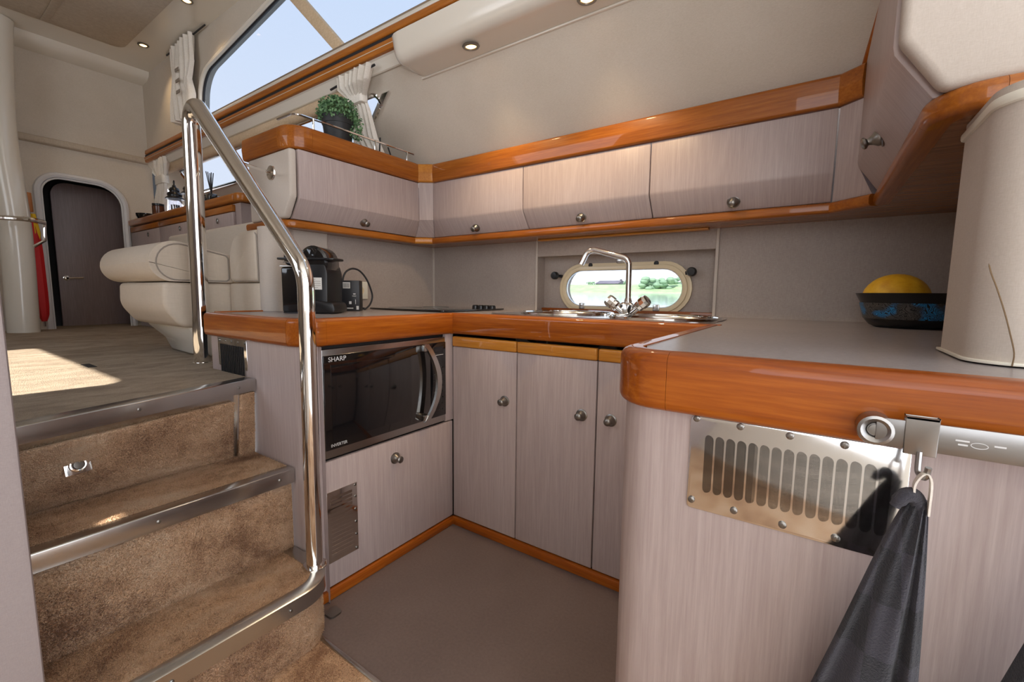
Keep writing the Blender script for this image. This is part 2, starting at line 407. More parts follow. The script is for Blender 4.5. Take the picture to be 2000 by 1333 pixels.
# saloon floor: carpeted boards with seams
fl = struct(MB().prism([(-3.7, -2.4), (.2, -2.4), (-.16, -1.33), (-.345, -.655), (-.67, -.655), (-.67, .35), (-3.7, .35)], 'z', ZS-.06, ZS-.006).build('floor_saloon', 'dark'), 'raised saloon floor of carpeted hatch boards', 'floor')
ys = [(-3.7, -2.55), (-2.55, -1.74), (-1.74, -1.02), (-1.02, -.3)]
for a, b in ys:
    g = .007
    if b < -.5: MB().box(a+g, b-g, -2.4, .34, ZS-.006, ZS).build('carpet_board', 'carpet2', fl, bevel=.003)
    else:
        MB().prism([(a+g, -2.4), (.16, -2.4), (-.125, -1.33), (-.305, -.652), (-.66, -.652), (-.66, .34), (a+g, .34)], 'z', ZS-.006, ZS).build('carpet_board', 'carpet2', fl)
MB().box(-1.10, -.99, -.925, -.90, ZS, ZS+.0015).build('carpet_slot', 'dark', fl)
# back hull wall with window recess
wb = struct(MB().box(-.66, .085, .53, .62, .88, 1.262).box(.905, 1.66, .53, .62, .88, 1.262).box(.085, .905, .53, .62, 1.187, 1.262).box(-.66, 1.66, .62, .66, 0, 1.262).build('wall_back', 'splash'), 'mauve fabric textured splashback with recessed window niche', 'wall')
def stadium(cx, cz, w, h, n=14):
    r = h/2; out = []
    for i in range(n+1): a = -math.pi/2+math.pi*i/n; out.append((cx+w/2-r+r*math.cos(a), cz+r*math.sin(a)))
    for i in range(n+1): a = math.pi/2+math.pi*i/n; out.append((cx-w/2+r+r*math.cos(a), cz+r*math.sin(a)))
    return out
PX, PZ = .4945, 1.030
hole = stadium(PX, PZ, .585, .200)
bpy.data.objects.remove(wb)
wb = struct(MB().box(-.66, .085, .53, .62, .88, 1.262).box(.905, 1.66, .53, .62, .88, 1.262).box(.085, .905, .53, .602, 1.187, 1.262)
            .prism([(-.86, 0), (1.66, 0), (1.66, 1.70), (-.86, 1.70)], 'y', .602, .66, [hole]).build('wall_back', 'splash'), 'mauve splashback behind the sink with recessed window niche', 'wall')
MB().box(.085, .905, .575, .602, ZC-.01, ZC+.014).build('sill_strip', 'wx', wb, bevel=.003)
MB().box(.078, .089, .522, .53, ZC, 1.262).build('edge_bead', 'fabric2', wb, bevel=.003)
MB().box(.901, .913, .522, .53, ZC, 1.262).build('edge_bead', 'fabric2', wb, bevel=.003)
MB().box(.089, .901, .524, .53, 1.183, 1.262).build('niche_lintel', 'splash', wb, bevel=.002)
# porthole
w3 = thing('window_3', 'oval ivory framed porthole in the niche above the sink', 'porthole', (PX, .60, PZ-.12)); w3['kind'] = 'structure'
def ring(outer, inner, y0, y1): return MB().prism(outer, 'y', y0, y1, [inner])
ring(stadium(PX, PZ, .625, .234), stadium(PX, PZ, .585, .200), .588, .602).build('outer_frame', 'ivory', w3, bevel=.004)
ring(stadium(PX, PZ, .592, .206), stadium(PX, PZ, .552, .170), .580, .602).build('sash_frame', 'ivory', w3, bevel=.006, segs=3)
ring(stadium(PX, PZ, .556, .174), stadium(PX, PZ, .546, .164), .586, .60).build('gasket', 'steel', w3)
MB().prism(stadium(PX, PZ, .55, .168), 'y', .592, .597).build('pane', 'glassc', w3)
for kx, kz in ((.166, 1.092), (.808, 1.098)):
    k = MB().lathe([(0, 0), (.016, 0), (.019, .004), (.019, .020), (.015, .026), (0, .027)], (kx, .575, kz), (0, -1, 0)).build('clamp_knob', 'black', w3)
    MB().tube([(kx, .59, kz), (kx+(.03 if kx < .5 else -.03), .585, kz-.004)], .007, 8).build('clamp_arm', 'rubber', w3)
for sx_ in (.345, .655): MB().lathe([(0, 0), (.0105, 0), (.010, .004), (0, .006)], (sx_, .588, PZ+.109), (0, -1, 0)).build('frame_button', 'rubber', w3)
for sx_ in (.31, .665): MB().box(sx_-.014, sx_+.014, .574, .588, ZC+.012, ZC+.042).build('hinge', 'steel', w3, bevel=.003)
MB().box(.475, .515, .578, .60, PZ+.113, PZ+.135).build('top_catch', 'steel', w3, bevel=.004)
# left splashback and right wall
struct(MB().box(-.66, -.63, -.20, .53, .88, 1.262).build('wall_left', 'splash'), 'mauve splashback panel behind the coffee machine', 'wall')
struct(MB().box(1.575, 1.66, -.42, .53, .88, 1.262).build('wall_right', 'splash'), 'mauve splashback at the end of the worktop beside the bowl', 'wall')
struct(MB().box(-.634, -.625, .520, .532, ZC, 1.262).build('trim_9', 'fabric2'), 'pale corner bead of the splashback by the hob', 'bead')
struct(MB().box(1.569, 1.577, .522, .532, ZC, 1.262).build('trim_10', 'fabric2'), 'pale corner bead of the splashback by the bowl', 'bead')
# near partition, right bulkhead, rear side with windows, ceiling
struct(MB().box(.16, .205, -2.4, -1.242, 0, 2.7).build('wall_partition', 'partition', bevel=.008), 'pale partition wall at the left edge beside the stairs', 'wall')
struct(MB().box(1.66, 1.72, -.42, .62, 0, 2.7).build('wall_aft', 'fabric'), 'fabric bulkhead at the aft end of the galley', 'wall')
rear = MB().prism([(-3.7, 0), (2.6, 0), (2.6, 2.7), (-3.7, 2.7)], 'y', -2.46, -2.4, [
    rpoly([(-1.62, 1.50, .06), (-.50, 1.50, .06), (-.36, 2.42, .06), (-1.75, 2.42, .06)]), stadium(-.02, 1.965, .26, .11), rpoly([(1.0, .9, .08), (2.52, .9, .08), (2.52, 2.55, .08), (1.0, 2.55, .08)])])  # openings placed to drop sun patches on saloon floor and tread
struct(rear.build('wall_starboard', 'fabric'), 'unseen fabric side wall with openings cut to shape the daylight', 'wall')
struct(MB().box(.9, 4.8, -7, -2.40, 2.62, 2.70).box(2.59, 4.8, -2.47, 1.0, 2.62, 2.70).build('ceiling_sunblock', 'gel'), 'added white canopy out of view that blocks sun from the galley', 'roof')  # unseen slabs added to keep direct sun off the galley
# saloon side wall above the beam with the long window
uw = rpoly([(-2.30, 2.135, .02), (1.15, 2.135, .05), (1.15, 2.62, .08), (-1.0, 2.62, .3), (-2.24, 2.44, .20)], 8)
struct(MB().prism([(-3.36, 2.02), (1.66, 2.02), (1.66, 2.74), (-3.36, 2.74)], 'y', .0, .05, [uw]).build('wall_port_upper', 'fabric'), 'beige fabric wall around the long upper saloon window', 'wall')
w1 = thing('window_1', 'long sloping upper saloon window showing blue sky', 'window', (-.6, 0, 2.13)); w1['kind'] = 'structure'
def loop3(poly, y): return [(p[0], y, p[1]) for p in poly]
MB().tube(loop3(uw, -.004), .016, 8, closed=True).build('window_frame', 'gel', w1)
MB().tube(loop3(rpoly([(-2.285, 2.147, .02), (1.13, 2.147, .05), (1.13, 2.608, .08), (-1.0, 2.606, .3), (-2.225, 2.43, .19)], 8), .008), .0085, 6, closed=True).build('gasket', 'rubber', w1)
MB().prism(rpoly([(-2.25, 2.10, 0), (-.70, 2.10, 0), (-1.30, 2.66, 0), (-2.30, 2.60, 0)]), 'y', .022, .026).build('pane', 'glass', w1)
MB().prism(rpoly([(-.70, 2.10, 0), (1.2, 2.10, 0), (1.2, 2.66, 0), (-1.30, 2.66, 0)]), 'y', .022, .026).build('pane', 'glass', w1)
MB().box(-2.30, 1.15, -.014, .010, 2.120, 2.158).build('lower_sash', 'sash', w1, bevel=.003)
MB().prism([(-.715, 2.12), (-.635, 2.12), (-1.165, 2.64), (-1.26, 2.64)], 'y', -.012, .018).build('mullion', 'blind', w1, bevel=.004)
# the varnished beam below it (two boards with a dark groove)
tb = thing('trim_1', 'long varnished double wooden beam under the upper window', 'beam', (-1.3, -.02, 2.03)); tb['kind'] = 'structure'
MB().prism(rpoly([(.02, 2.028, 0), (-.030, 2.028, .006), (-.036, 2.073, .012), (.02, 2.073, 0)]), 'x', -3.345, .9).build('lower_board', 'wo', tb)
MB().box(-3.33, .9, -.024, .02, 2.073, 2.088).build('groove_strip', 'rubber', tb)
MB().prism(rpoly([(.02, 2.088, 0), (-.034, 2.088, .008), (-.030, 2.124, .012), (.02, 2.124, 0)]), 'x', -3.30, .9).build('upper_board', 'wo', tb)
# sloping lining under the side deck, with the lower window
def FP(x, z, w=0): return (x, .33-.9*(z-1.645)+.743*w, z+.669*w)
lw = rpoly([(-2.97, 1.79, .03), (-.815, 1.79, .02), (-.452, 1.933, .02), (-2.93, 1.933, .03)], 4)
struct(MB().holed([(-3.4, 1.42), (-.86, 1.42), (-.84, 1.615), (1.304, 1.615), (1.304, 1.65), (1.394, 2.05), (-3.4, 2.05)], [lw], FP, 0, .04).build('wall_port', 'fabric'), 'sloping beige fabric lining above the lockers', 'wall')
w2 = thing('window_2', 'low slanted side window behind the potted plant', 'window', FP(-1.6, 1.79)); w2['kind'] = 'structure'
MB().tube([FP(p[0], p[1], -.004) for p in lw], .011, 8, closed=True).build('window_frame', 'chrome', w2)
MB().holed([(-2.98, 1.785), (-.80, 1.785), (-.44, 1.938), (-2.98, 1.938)], [], FP, .02, .024).build('pane', 'glass', w2)
MB().holed([(-.85, 1.79), (-.80, 1.79), (-.452, 1.93), (-.50, 1.93)], [], FP, -.012, .016).build('slanted_post', 'steel', w2, bevel=.003)
# rolled blind under the beam
bl = thing('rolled_blind', 'tan fabric blind rolled up beneath the wooden beam', 'blind', (-1.9, .02, 1.93))
MB().loft([[FP(x, 2.022, -.002), FP(x, 1.99, -.010), FP(x, 1.985, -.006), FP(x, 2.0, 0)] for x in (-3.3, -.30)]).build('headband', 'gel', bl)
MB().loft([[FP(x, 1.985, -.002), FP(x, 1.975, -.018), FP(x, 1.955, -.026), FP(x, 1.938, -.016), FP(x, 1.936, 0)] for x in (-3.3, -.72)]).build('roll', 'blind', bl, ang=60)
# far wall with doorway
dh = rpoly([(-.655, .30), (-.172, .30), (-.172, 1.815, .17), (-.655, 1.825, .13)], 8)
struct(MB().prism([(-1.6, .2), (.02, .2), (.02, 2.72), (-1.6, 2.72)], 'x', -3.42, -3.35, [dh]).build('wall_forward', 'fabric'), 'beige fabric bulkhead at the far end of the saloon', 'wall')
struct(MB().box(-3.42, -3.35, -2.4, -1.6, .2, 2.72).build('wall_forward_side', 'fabric'), 'beige fabric bulkhead beside the white pillar', 'wall')
d1 = thing('door_1', 'dusky wood door with rounded top in the far doorway', 'door', (-3.5, -.4, .3)); d1['kind'] = 'structure'
MB().tube([(-3.345, p[0], p[1]) for p in dh], .020, 8, closed=True).build('door_frame', 'frame', d1)
MB().tube([(-3.34, p[0], p[1]) for p in rpoly([(-.632, .30), (-.195, .30), (-.195, 1.792, .15), (-.632, 1.80, .11)], 8)], .006, 6, closed=True).build('frame_bead', 'frame', d1)
MB().prism(rpoly([(-.535, .30), (-.10, .30), (-.10, 1.82, .15), (-.535, 1.83, .10)], 8), 'x', -3.70, -3.67).build('door_leaf', 'limed_dark', d1, bevel=.004)
hd = MB().tube(arcpath([((-3.67, -.49, 1.085), 0), ((-3.63, -.49, 1.085), .012), ((-3.625, -.40, 1.09), 0)]), .008, 8).build('door_handle', 'chrome', d1)
MB().lathe([(0, 0), (.02, 0), (.02, .006), (0, .008)], (-3.67, -.49, 1.085), (1, 0, 0)).build('rosette', 'chrome', hd)
struct(MB().box(-3.80, -3.76, -1.0, .2, .2, 2.2).box(-3.76, -3.42, -.74, -.68, .2, 1.9).box(-3.76, -3.42, -.09, -.03, .2, 1.9).box(-3.76, -3.42, -.74, -.03, 1.86, 1.9).build('wall_passage', 'dark'), 'passage lining behind the far door, coloured black for shade', 'wall')  # darkness of the passage is put into the near-black colour
struct(MB().prism(rpoly([(-3.35, 2.018, 0), (-3.315, 2.024, .012), (-3.315, 2.066, .012), (-3.35, 2.072, 0)]), 'y', -1.6, -.0).build('trim_2', 'head'), 'padded fabric roll across the far bulkhead', 'trim')
# ceiling
struct(MB().box(-3.7, 2.6, -2.46, .05, 2.70, 2.76).build('ceiling', 'gel'), 'white moulded saloon ceiling', 'ceiling')
struct(MB().prism([(-3.35, 2.70), (-3.19, 2.70), (-3.20, 2.67), (-3.24, 2.645), (-3.35, 2.635)], 'y', -1.6, .0).build('trim_3', 'gel', ang=60), 'white moulded coving above the far bulkhead', 'coving')
cp = struct(MB().prism(rpoly([(-2.88, -2.2, .1), (.6, -2.2, .1), (.6, -.235, .1), (-2.88, -.235, .07)]), 'z', 2.672, 2.70).build('ceiling_panel', 'head', bevel=.006), 'beige headliner panel set into the white ceiling', 'panel')
for yy in (-.62, ): MB().box(-2.86, .55, yy-.018, yy+.018, 2.666, 2.672).build('seam_strip', 'head', cp, bevel=.002)
MB().box(-1.75, -1.71, -2.15, -.26, 2.666, 2.672).build('seam_strip', 'head', cp, bevel=.002)
# white pillar at far left
pil = [on(46, 640, 'x', -3.13), on(30, 450, 'x', -3.13), on(0, 265, 'x', -3.13), on(-9, 80, 'x', -3.13), on(-12, 0, 'x', -3.13)]
pil[0].z = ZS; pil[-1].z = 2.70
tag(MB().tube(smooth_path(pil, 6), .078, 24).build('pillar', 'gel'), 'tall white round pillar beside the umbrella', 'pillar')
pil2 = [Vector((-2.2, -1.04, ZS)), Vector((-2.2, -1.05, 1.4)), Vector((-2.2, -1.07, 2.70))]
# toe boards
bb = struct(MB().box(-.012, .010, -.64, .0, 0, .036).build('baseboard_left', 'wy', bevel=.005), 'varnished toe board under the microwave cabinet', 'baseboard')
struct(MB().box(.0, .99, -.010, .012, 0, .036).build('baseboard_back', 'wx', bevel=.005), 'varnished toe board under the sink cabinets', 'baseboard')
# light pod
pod = thing('light_pod', 'long white moulded ceiling pod with spotlights over the lockers', 'light fitting', (.5, 0, 1.93))
pp = rpoly([(.077, 1.928, .004), (-.075, 1.930, .05), (-.095, 2.03, 0), (-.02, 2.036, 0)], 6)
def podring(x, s): return [(x, .03+(p[0]-.03)*s, 2.03+(p[1]-2.03)*s) for p in pp]
MB().loft([podring(-.262, .55), podring(-.258, .75), podring(-.246, .90), podring(-.225, .975), podring(-.20, 1), podring(1.30, 1)]).build('housing', 'gel', pod, ang=50)
MB().box(-.24, 1.30, .070, .082, 1.922, 1.930).build('edge_bead', 'gel', pod, bevel=.003)
def spot(loc, n, label, power, parent=None):
    nv = Vector(n).normalized(); t = thing('spotlight', label, 'spotlight', loc, 'recessed halogen spotlights')
    MB().lathe([(.020, -.004), (.031, -.002), (.033, .002), (.030, .006), (.022, .006), (.020, .002)], loc, nv).build('bezel', 'nickel', t)
    MB().lathe([(0, -.002), (.0205, -.002), (.0205, .002), (0, .004)], loc, nv).build('bulb', 'lamp', t)
    li = bpy.data.lights.new('spot_lamp', 'SPOT'); li.energy = power; li.color = (1, .72, .42); li.spot_size = math.radians(110); li.spot_blend = .8; li.shadow_soft_size = .02
    lo = bpy.data.objects.new('spot_lamp', li); COL.objects.link(lo); lo.parent = t; lo.location = nv*.02; lo.rotation_euler = (-nv).to_track_quat('Z', 'Y').to_euler()
spot((.104, -.005, 1.925), (0, .12, -1), 'lit halogen spotlight nearest the left end of the white pod', 9)
spot((.580, -.005, 1.925), (0, .12, -1), 'lit halogen spotlight further along the white pod at the top edge', 9)
spot((-2.74, -.158, 2.697), (0, 0, -1), 'lit ceiling spotlight nearest the far bulkhead corner', 3)
spot((-1.93, -.175, 2.697), (0, 0, -1), 'lit ceiling spotlight at the top edge above the curtain', 3)
# ================================================================== WORKTOP
def circ(cx, cy, r, n=40, ry=None): return [(cx+r*math.cos(2*math.pi*i/n), cy+(ry or r)*math.sin(2*math.pi*i/n)) for i in range(n)]
S1 = (.385, .285, .185); S2 = (.800, .215, .180)
wt = thing('worktop', 'grey U-shaped worktop with thick varnished wooden edge', 'worktop', (.3, .1, .832))
outer = [(-.628, -.635), (-.02, -.635), (-.005, -.62), (-.005, .008), (1.012, .008), (1.012, -.63), (1.03, -.688), (1.655, -.688), (1.655, .528), (-.628, .528)]
MB().prism(outer, 'z', .90, ZC-.001, [circ(*S1), circ(*S2)]).build('top', 'counter', wt)
T0, T1 = .833, ZC+.001
PR = rpoly([(0, T0, .012), (.034, T0, .014), (.034, T1, .016), (0, T1, 0)], 5)
def trim(name, path, mat, prof=PR): return sweep(path, prof).build(name, mat, wt, ang=50)
# left leg end, rounded corner, front, sink front, peninsula inner, corner, front.   (offset is to the right of travel)
trim('edge_trim', [(-.640, -.632), (-.060, -.632)], 'wx')
cr = rpoly([(-.3, -.632), (-.019, -.632, .045), (-.019, -.3)], 8)[1:-1]
trim('edge_corner', [(-.060, -.632)]+cr+[(-.019, -.58)], 'wy')
trim('edge_trim', [(-.019, -.5795), (-.019, -.0)], 'wy')
MB().box(-.019, .0145, -.0195, .0, T0, T1).build('edge_corner', 'wy', wt, bevel=.004)
trim('edge_trim', [(-.01, .019), (1.02, .019)], 'wx')
trim('edge_trim', [(1.012, .0), (1.012, -.625)], 'wy')
c2 = rpoly([(1.012, -.4), (1.012, -.689, .045), (1.4, -.689)], 8)[1:-1]
trim('edge_corner', [(1.012, -.6255)]+c2+[(1.070, -.689)], 'wx')
trim('edge_trim', [(1.0705, -.689), (1.66, -.689)], 'wx')
MB().box(-.642, -.628, -.63, -.44, .90, ZC+.004).build('back_lip', 'wy', wt, bevel=.003)
# ================================================================== LOWER CABINETS
bc = thing('base_cabinet', 'limed wood base cabinet holding the microwave beside the stairs', 'cabinet', (-.3, -.3, 0))
epath = [(-.625, -.650)]+rpoly([(-.3, -.650), (0, -.650, .055), (0, -.3)], 8)[1:-1]+[(.0, -.602)]
inn = offset_path(epath, .02)
MB().prism(epath+inn[::-1], 'z', 0, .833).build('end_panel', 'limed', bc, ang=50)
MB().box(-.63, -.02, -.60, .50, .036, .462).box(-.63, -.45, -.60, .50, .462, .83).box(-.45, -.02, .0, .50, .462, .83).build('carcass', 'dark', bc)
MB().box(-.02, .0, -.042, .004, .466, .833).build('side_stile', 'limedy', bc, bevel=.002)
fd = MB().box(-.018, .001, -.600, -.002, .040, .462).build('flap_door', 'limedy', bc, bevel=.003)
inst('knob', KNOB, fd, (.001, -.314, .393), (1, 0, 0))
vg = MB().box(.001, .0035, -.592, -.480, .122, .362).build('vent_grille', 'steelp', fd, bevel=.001)
LOUVH = MB().loft([[(0, y, -.0045), (.006*k, y, -.001), (.0065*k, y, .003), (0, y, .0045)] for y, k in ((-.040, .05), (-.036, .8), (-.03, 1), (.03, 1), (.036, .8), (.040, .05))]).mesh('louvre', 'steelp', ang=60)
for i in range(15): inst('louvre', LOUVH, vg, (.0036, -.540, .145+i*.0138))
for yy in (-.487,):
    for zz in (.13, .18, .225, .27, .315, .355): inst('screw', SCREW, vg, (.0035, yy, zz), (1, 0, 0))
# small slotted vent on the stair side
vp = MB().box(-.562, -.342, -.6535, -.650, .728, .832).build('vent_grille', 'steelp', bc, bevel=.001)
MB().box(-.542, -.362, -.6545, -.6535, .700, .808).build('dark_backing', 'dark', vp)
SL = MB().box(-.0026, .0026, -.006, 0, -.050, .050).mesh('slat', 'piping', bevel=.0008)
for i in range(13): inst('slat', SL, vp, (-.534+i*.0137, -.6545, .757))
for i in range(5): inst('screw', SCREW, vp, (-.552+i*.050, -.6535, .822), (0, -1, 0))
for i in range(2): pass
# sink cabinets
KX = [(.003, .325, .272, 'leftmost sink cabinet with one tall limed wood door and knob on its right'), (.329, .651, .599, 'middle sink cabinet with tall limed wood door between two others'), (.655, .983, .705, 'sink cabinet half hidden behind the peninsula, knob on its left')]
for x0, x1, kx, lab in KX:
    c = thing('base_cabinet', lab, 'cabinet', ((x0+x1)/2, .2, .036), 'sink base cabinets')
    MB().box(x0, x1, .024, .50, .036, .70).build('carcass', 'dark', c)
    d = MB().box(x0, x1-.001, .0, .020, .040, .779).build('door', 'limed', c, bevel=.002)
    MB().box(x0, x1-.001, -.006, .018, .780, .822).build('finger_strip', 'wl', d, bevel=.006, segs=3)
    inst('knob', KNOB, d, (kx, 0, .586), (0, -1, 0))
# peninsula
pc = thing('peninsula_cabinet', 'limed wood peninsula cabinet with steel louvre plate in front', 'cabinet', (1.3, -.35, 0))
pth = [(.988, -.602)]+rpoly([(.988, -.4), (.988, -.700, .06), (1.4, -.700)], 8)[1:-1]+[(1.66, -.700)]
inn = offset_path(pth, .02)
MB().prism(pth+inn[::-1], 'z', 0, .833).build('front_panel', 'limed', pc, ang=50)
MB().box(1.01, 1.655, -.60, .50, .036, .72).build('carcass', 'dark', pc)
for a, b, ky in ((-.598, -.31, -.355), (-.306, -.018, -.262)):
    d = MB().box(.988, 1.008, a, b, .040, .80).build('door', 'limedy', pc, bevel=.002); inst('knob', KNOB, d, (.988, ky, .64), (-1, 0, 0))
lp = MB().prism(rpoly([(1.102, .694, .006), (1.338, .694, .006), (1.338, .830, .006), (1.102, .830, .006)], 3), 'y', -.7022, -.700).build('louvre_plate', 'steelp', pc, bevel=.0006)
def louvre_mesh():
    mb = MB(); rows = []; H = .042; Wd = .0070
    for z in [-H+Wd*(1-math.cos(math.pi/2*i/5)) for i in range(6)]+[H-Wd*(1-math.cos(math.pi/2*i/5)) for i in range(5, -1, -1)]:
        k = math.sqrt(max(0, 1-max(0, (abs(z)-(H-Wd))/Wd)**2))
        rows.append([(-Wd*k, 0, z), (-Wd*.6*k, -.0036*k, z), (0, -.0062*k, z), (Wd*.60*k, -.0078*k, z), (Wd*.66*k, -.0076*k, z), (Wd*.62*k, 0, z)])
    mb.loft(rows); return mb.mesh('louvre', 'steelp', ang=50)
LV = louvre_mesh()
for i in range(15): inst('louvre', LV, lp, (1.1265+i*.01355, -.7022, .7635))
for px, py in ((1361, 818), (1446, 834), (1543, 852), (1650, 870), (1350, 976), (1433, 998), (1528, 1026), (1632, 1052)):
    q = on(px, py, 'y', -.7024); inst('screw', SCREW, lp, q, (0, -1, 0))
# ================================================================== OVERHEAD LOCKERS
ZB, ZK, ZT = 1.293, 1.372, 1.553     # bottom, kink, top of the doors
def slab(levels):
    """levels: (front a, front b, back a, back b) points per height"""
    return MB().loft([[l[0], l[1], l[3], l[2]] for l in levels])
ul = thing('overhead_locker', 'overhead locker facing the sink with fabric end beside the handrail', 'locker', (-.62, -.06, ZB))
dl = slab([((x, -.372, z), (x, ye, z), (x-.02, -.372, z), (x-.02, ye, z)) for z, x, ye in ((ZB, -.522, .290), (ZK-.006, -.4655, .263), (ZK+.006, -.464, .261), (ZT, -.464, .258))]).build('door', 'limedy', ul, bevel=.0015)
kn = Vector((.078, 0, -.057)).normalized(); inst('knob', KNOB, dl, (-.503, -.048, 1.322), Vector((.8, 0, -.35)))
MB().box(-.82, -.545, -.35, .28, ZB-.03, 1.64).build('carcass', 'fabric', ul)
ep = [(-.80, ZB), (-.53, ZB), (-.475, ZK), (-.470, ZT), (-.80, ZT)]
MB().prism(ep, 'y', -.405, -.374).build('end_panel', 'fabric2', ul, bevel=.010, segs=3)
MB().box(-.83, -.50, -.38, .29, 1.640, 1.648).build('locker_top', 'limed', ul)
for (a0, a1, kx, lab) in ((-.403, .143, -.148, 'overhead locker above the sink nearest the inner corner post'), (.147, .701, .415, 'middle overhead locker above the sink'), (.705, 1.252, .982, 'overhead locker above the sink next to the angled filler post')):
    o = thing('overhead_locker', lab, 'locker', ((a0+a1)/2, .42, ZB), 'overhead lockers along the hull side')
    b0 = a0-.046 if a0 < -.3 else a0
    d = slab([((l, y, z), (a1, y, z), (l, y+.02, z), (a1, y+.02, z)) for z, y, l in ((ZB, .355, b0), (ZK-.006, .3015, a0), (ZK+.006, .300, a0), (ZT, .300, a0))]).build('door', 'limed', o, bevel=.0015)
    inst('knob', KNOB, d, (kx, .336, 1.320), (0, -.8, -.35))
    MB().box(max(a0, -.38), a1, .38, .515, ZB-.02, 1.555).build('carcass', 'limed_dark', o)
tag(MB().box(-.80, -.385, .405, .515, 1.267, 1.56).box(-.80, -.56, .30, .405, 1.267, 1.56).build('locker_corner', 'limed_dark'), 'closed corner carcass behind the flared post', 'locker')
tag(MB().box(1.258, 1.415, .385, .515, 1.267, 1.60).build('locker_corner', 'limed_dark'), 'closed corner carcass behind the angled filler', 'locker')
cpst = tag(slab([((-.524, .292, ZB), (-.452, .357, ZB), (-.55, .33, ZB), (-.48, .39, ZB)), ((-.4655, .264, ZK), (-.4045, .3015, ZK), (-.50, .31, ZK), (-.44, .35, ZK)), ((-.464, .260, ZT), (-.404, .300, ZT), (-.50, .31, ZT), (-.44, .35, ZT))]).build('corner_post', 'limed'), 'narrow flared limed wood post in the corner between lockers', 'post')
fil = tag(slab([((1.256, .356, ZB), (1.345, .275, ZB), (1.27, .38, ZB), (1.37, .30, ZB)), ((1.256, .3015, ZK), (1.308, .262, ZK), (1.27, .33, ZK), (1.33, .29, ZK)), ((1.256, .300, ZT), (1.306, .260, ZT), (1.27, .33, ZT), (1.33, .29, ZT))]).build('filler_post', 'limed'), 'angled limed wood filler between the last two lockers', 'post')
# right-hand locker
ur = thing('overhead_locker', 'tall overhead locker above the peninsula with fabric covered end', 'locker', (1.5, -.1, ZB))
dr = slab([((x, .256, z), (x, -.440, z), (x+.02, .256, z), (x+.02, -.440, z)) for z, x in ((ZB, 1.357), (ZK-.006, 1.3085), (ZK+.006, 1.306), (1.65, 1.306), (2.05, 1.396))]).build('door', 'limedy', ur, bevel=.0015)
inst('knob', KNOB, dr, (1.328, -.09, 1.345), (-.8, 0, -.25))
er = rpoly([(1.655, ZB), (1.362, ZB), (1.311, ZK, .03), (1.306, 1.65), (1.396, 2.1), (1.655, 2.1)], 6)
MB().prism(er, 'y', -.475, -.442).build('end_panel', 'fabric2', ur, bevel=.012, segs=3)
MB().box(1.42, 1.655, -.44, .36, ZB-.02, 2.1).build('carcass', 'limed_dark', ur)
MB().tube([on(1688, 150, 'x', 1.306), FP(1.302, 1.655, -.004), FP(1.326, 1.77, -.004), FP(1.386, 2.03, -.004)][1:], .0075, 8).build('side_bead', 'wz', ur)
# rails above and below the doors
t4 = thing('trim_4', 'thick varnished rail running along the top of the lockers', 'rail', (0, .1, 1.555)); t4['kind'] = 'structure'
TP = rpoly([(0, 1.556, .006), (.030, 1.556, .010), (.034, 1.600, .03), (.030, 1.646, .012), (0, 1.646, 0)], 5)
def rail(root, name, path, mat, prof): return sweep(path, prof).build(name, mat, root, ang=50)
rail(t4, 'rail_segment', [(-.835, -.378), (-.545, -.378)], 'gx', TP)
rail(t4, 'rail_corner', [(-.5445, -.378)]+rpoly([(-.7, -.378), (-.483, -.378, .05), (-.483, -.1)], 8)[1:-1]+[(-.483, -.318)], 'gy', TP)
rail(t4, 'rail_segment', [(-.483, -.3175), (-.483, .257)], 'gy', TP)
rail(t4, 'rail_joint', [(-.483, .2575), (-.483, .262), (-.405, .319), (-.398, .319)], 'wl', TP)
rail(t4, 'rail_segment', [(-.3975, .319), (1.252, .319)], 'gx', TP)
rail(t4, 'rail_joint', [(1.2525, .319), (1.262, .317), (1.320, .272)], 'gx', TP)
t5 = thing('trim_5', 'slim varnished rail running beneath the lockers', 'rail', (0, .1, 1.258)); t5['kind'] = 'structure'
BP = rpoly([(0, 1.259, 0), (.028, 1.259, .010), (.030, 1.292, .012), (0, 1.292, 0)], 5)
rail(t5, 'rail_segment', [(-.835, -.380), (-.60, -.380)], 'gx', BP)
rail(t5, 'rail_corner', [(-.5995, -.380)]+rpoly([(-.7, -.380), (-.552, -.380, .04), (-.552, -.1)], 8)[1:-1]+[(-.552, -.32)], 'gy', BP)
rail(t5, 'rail_segment', [(-.552, -.3195), (-.552, .292)], 'gy', BP)
rail(t5, 'rail_joint', [(-.552, .2925), (-.552, .300), (-.468, .374), (-.462, .374)], 'wl', BP)
rail(t5, 'rail_segment', [(-.4615, .374), (1.252, .374)], 'gx', BP)
rail(t5, 'rail_joint', [(1.2525, .374), (1.262, .372), (1.358, .284)], 'gx', BP)
BP2 = rpoly([(0, 1.259, 0), (.034, 1.259, .012), (.036, 1.296, .014), (0, 1.296, 0)], 5)
pr = [(1.384, .275), (1.384, -.40)]
rail(t5, 'rail_segment', pr, 'gy', BP2)
rail(t5, 'rail_corner', [(1.384, -.4005)]+rpoly([(1.384, -.3), (1.384, -.448, .035), (1.6, -.448)], 8)[1:-1]+[(1.425, -.448)], 'gy', BP2)
rail(t5, 'rail_segment', [(1.4255, -.448), (1.66, -.448)], 'gx', BP2)
us = struct(MB().prism([(-.83, .2955), (-.552, .2955), (-.4665, .372), (-.4665, .53), (-.83, .53)], 'z', 1.2605, 1.266).box(-.83, -.552, -.379, .295, 1.2605, 1.266).box(-.466, 1.249, .374, .53, 1.2605, 1.266).prism([(1.2495, .374), (1.262, .372), (1.384, .275), (1.384, -.448), (1.66, -.448), (1.66, .53), (1.2495, .53)], 'z', 1.2605, 1.266).build('trim_6', 'under'), 'wooden underside board of the overhead lockers', 'underside')
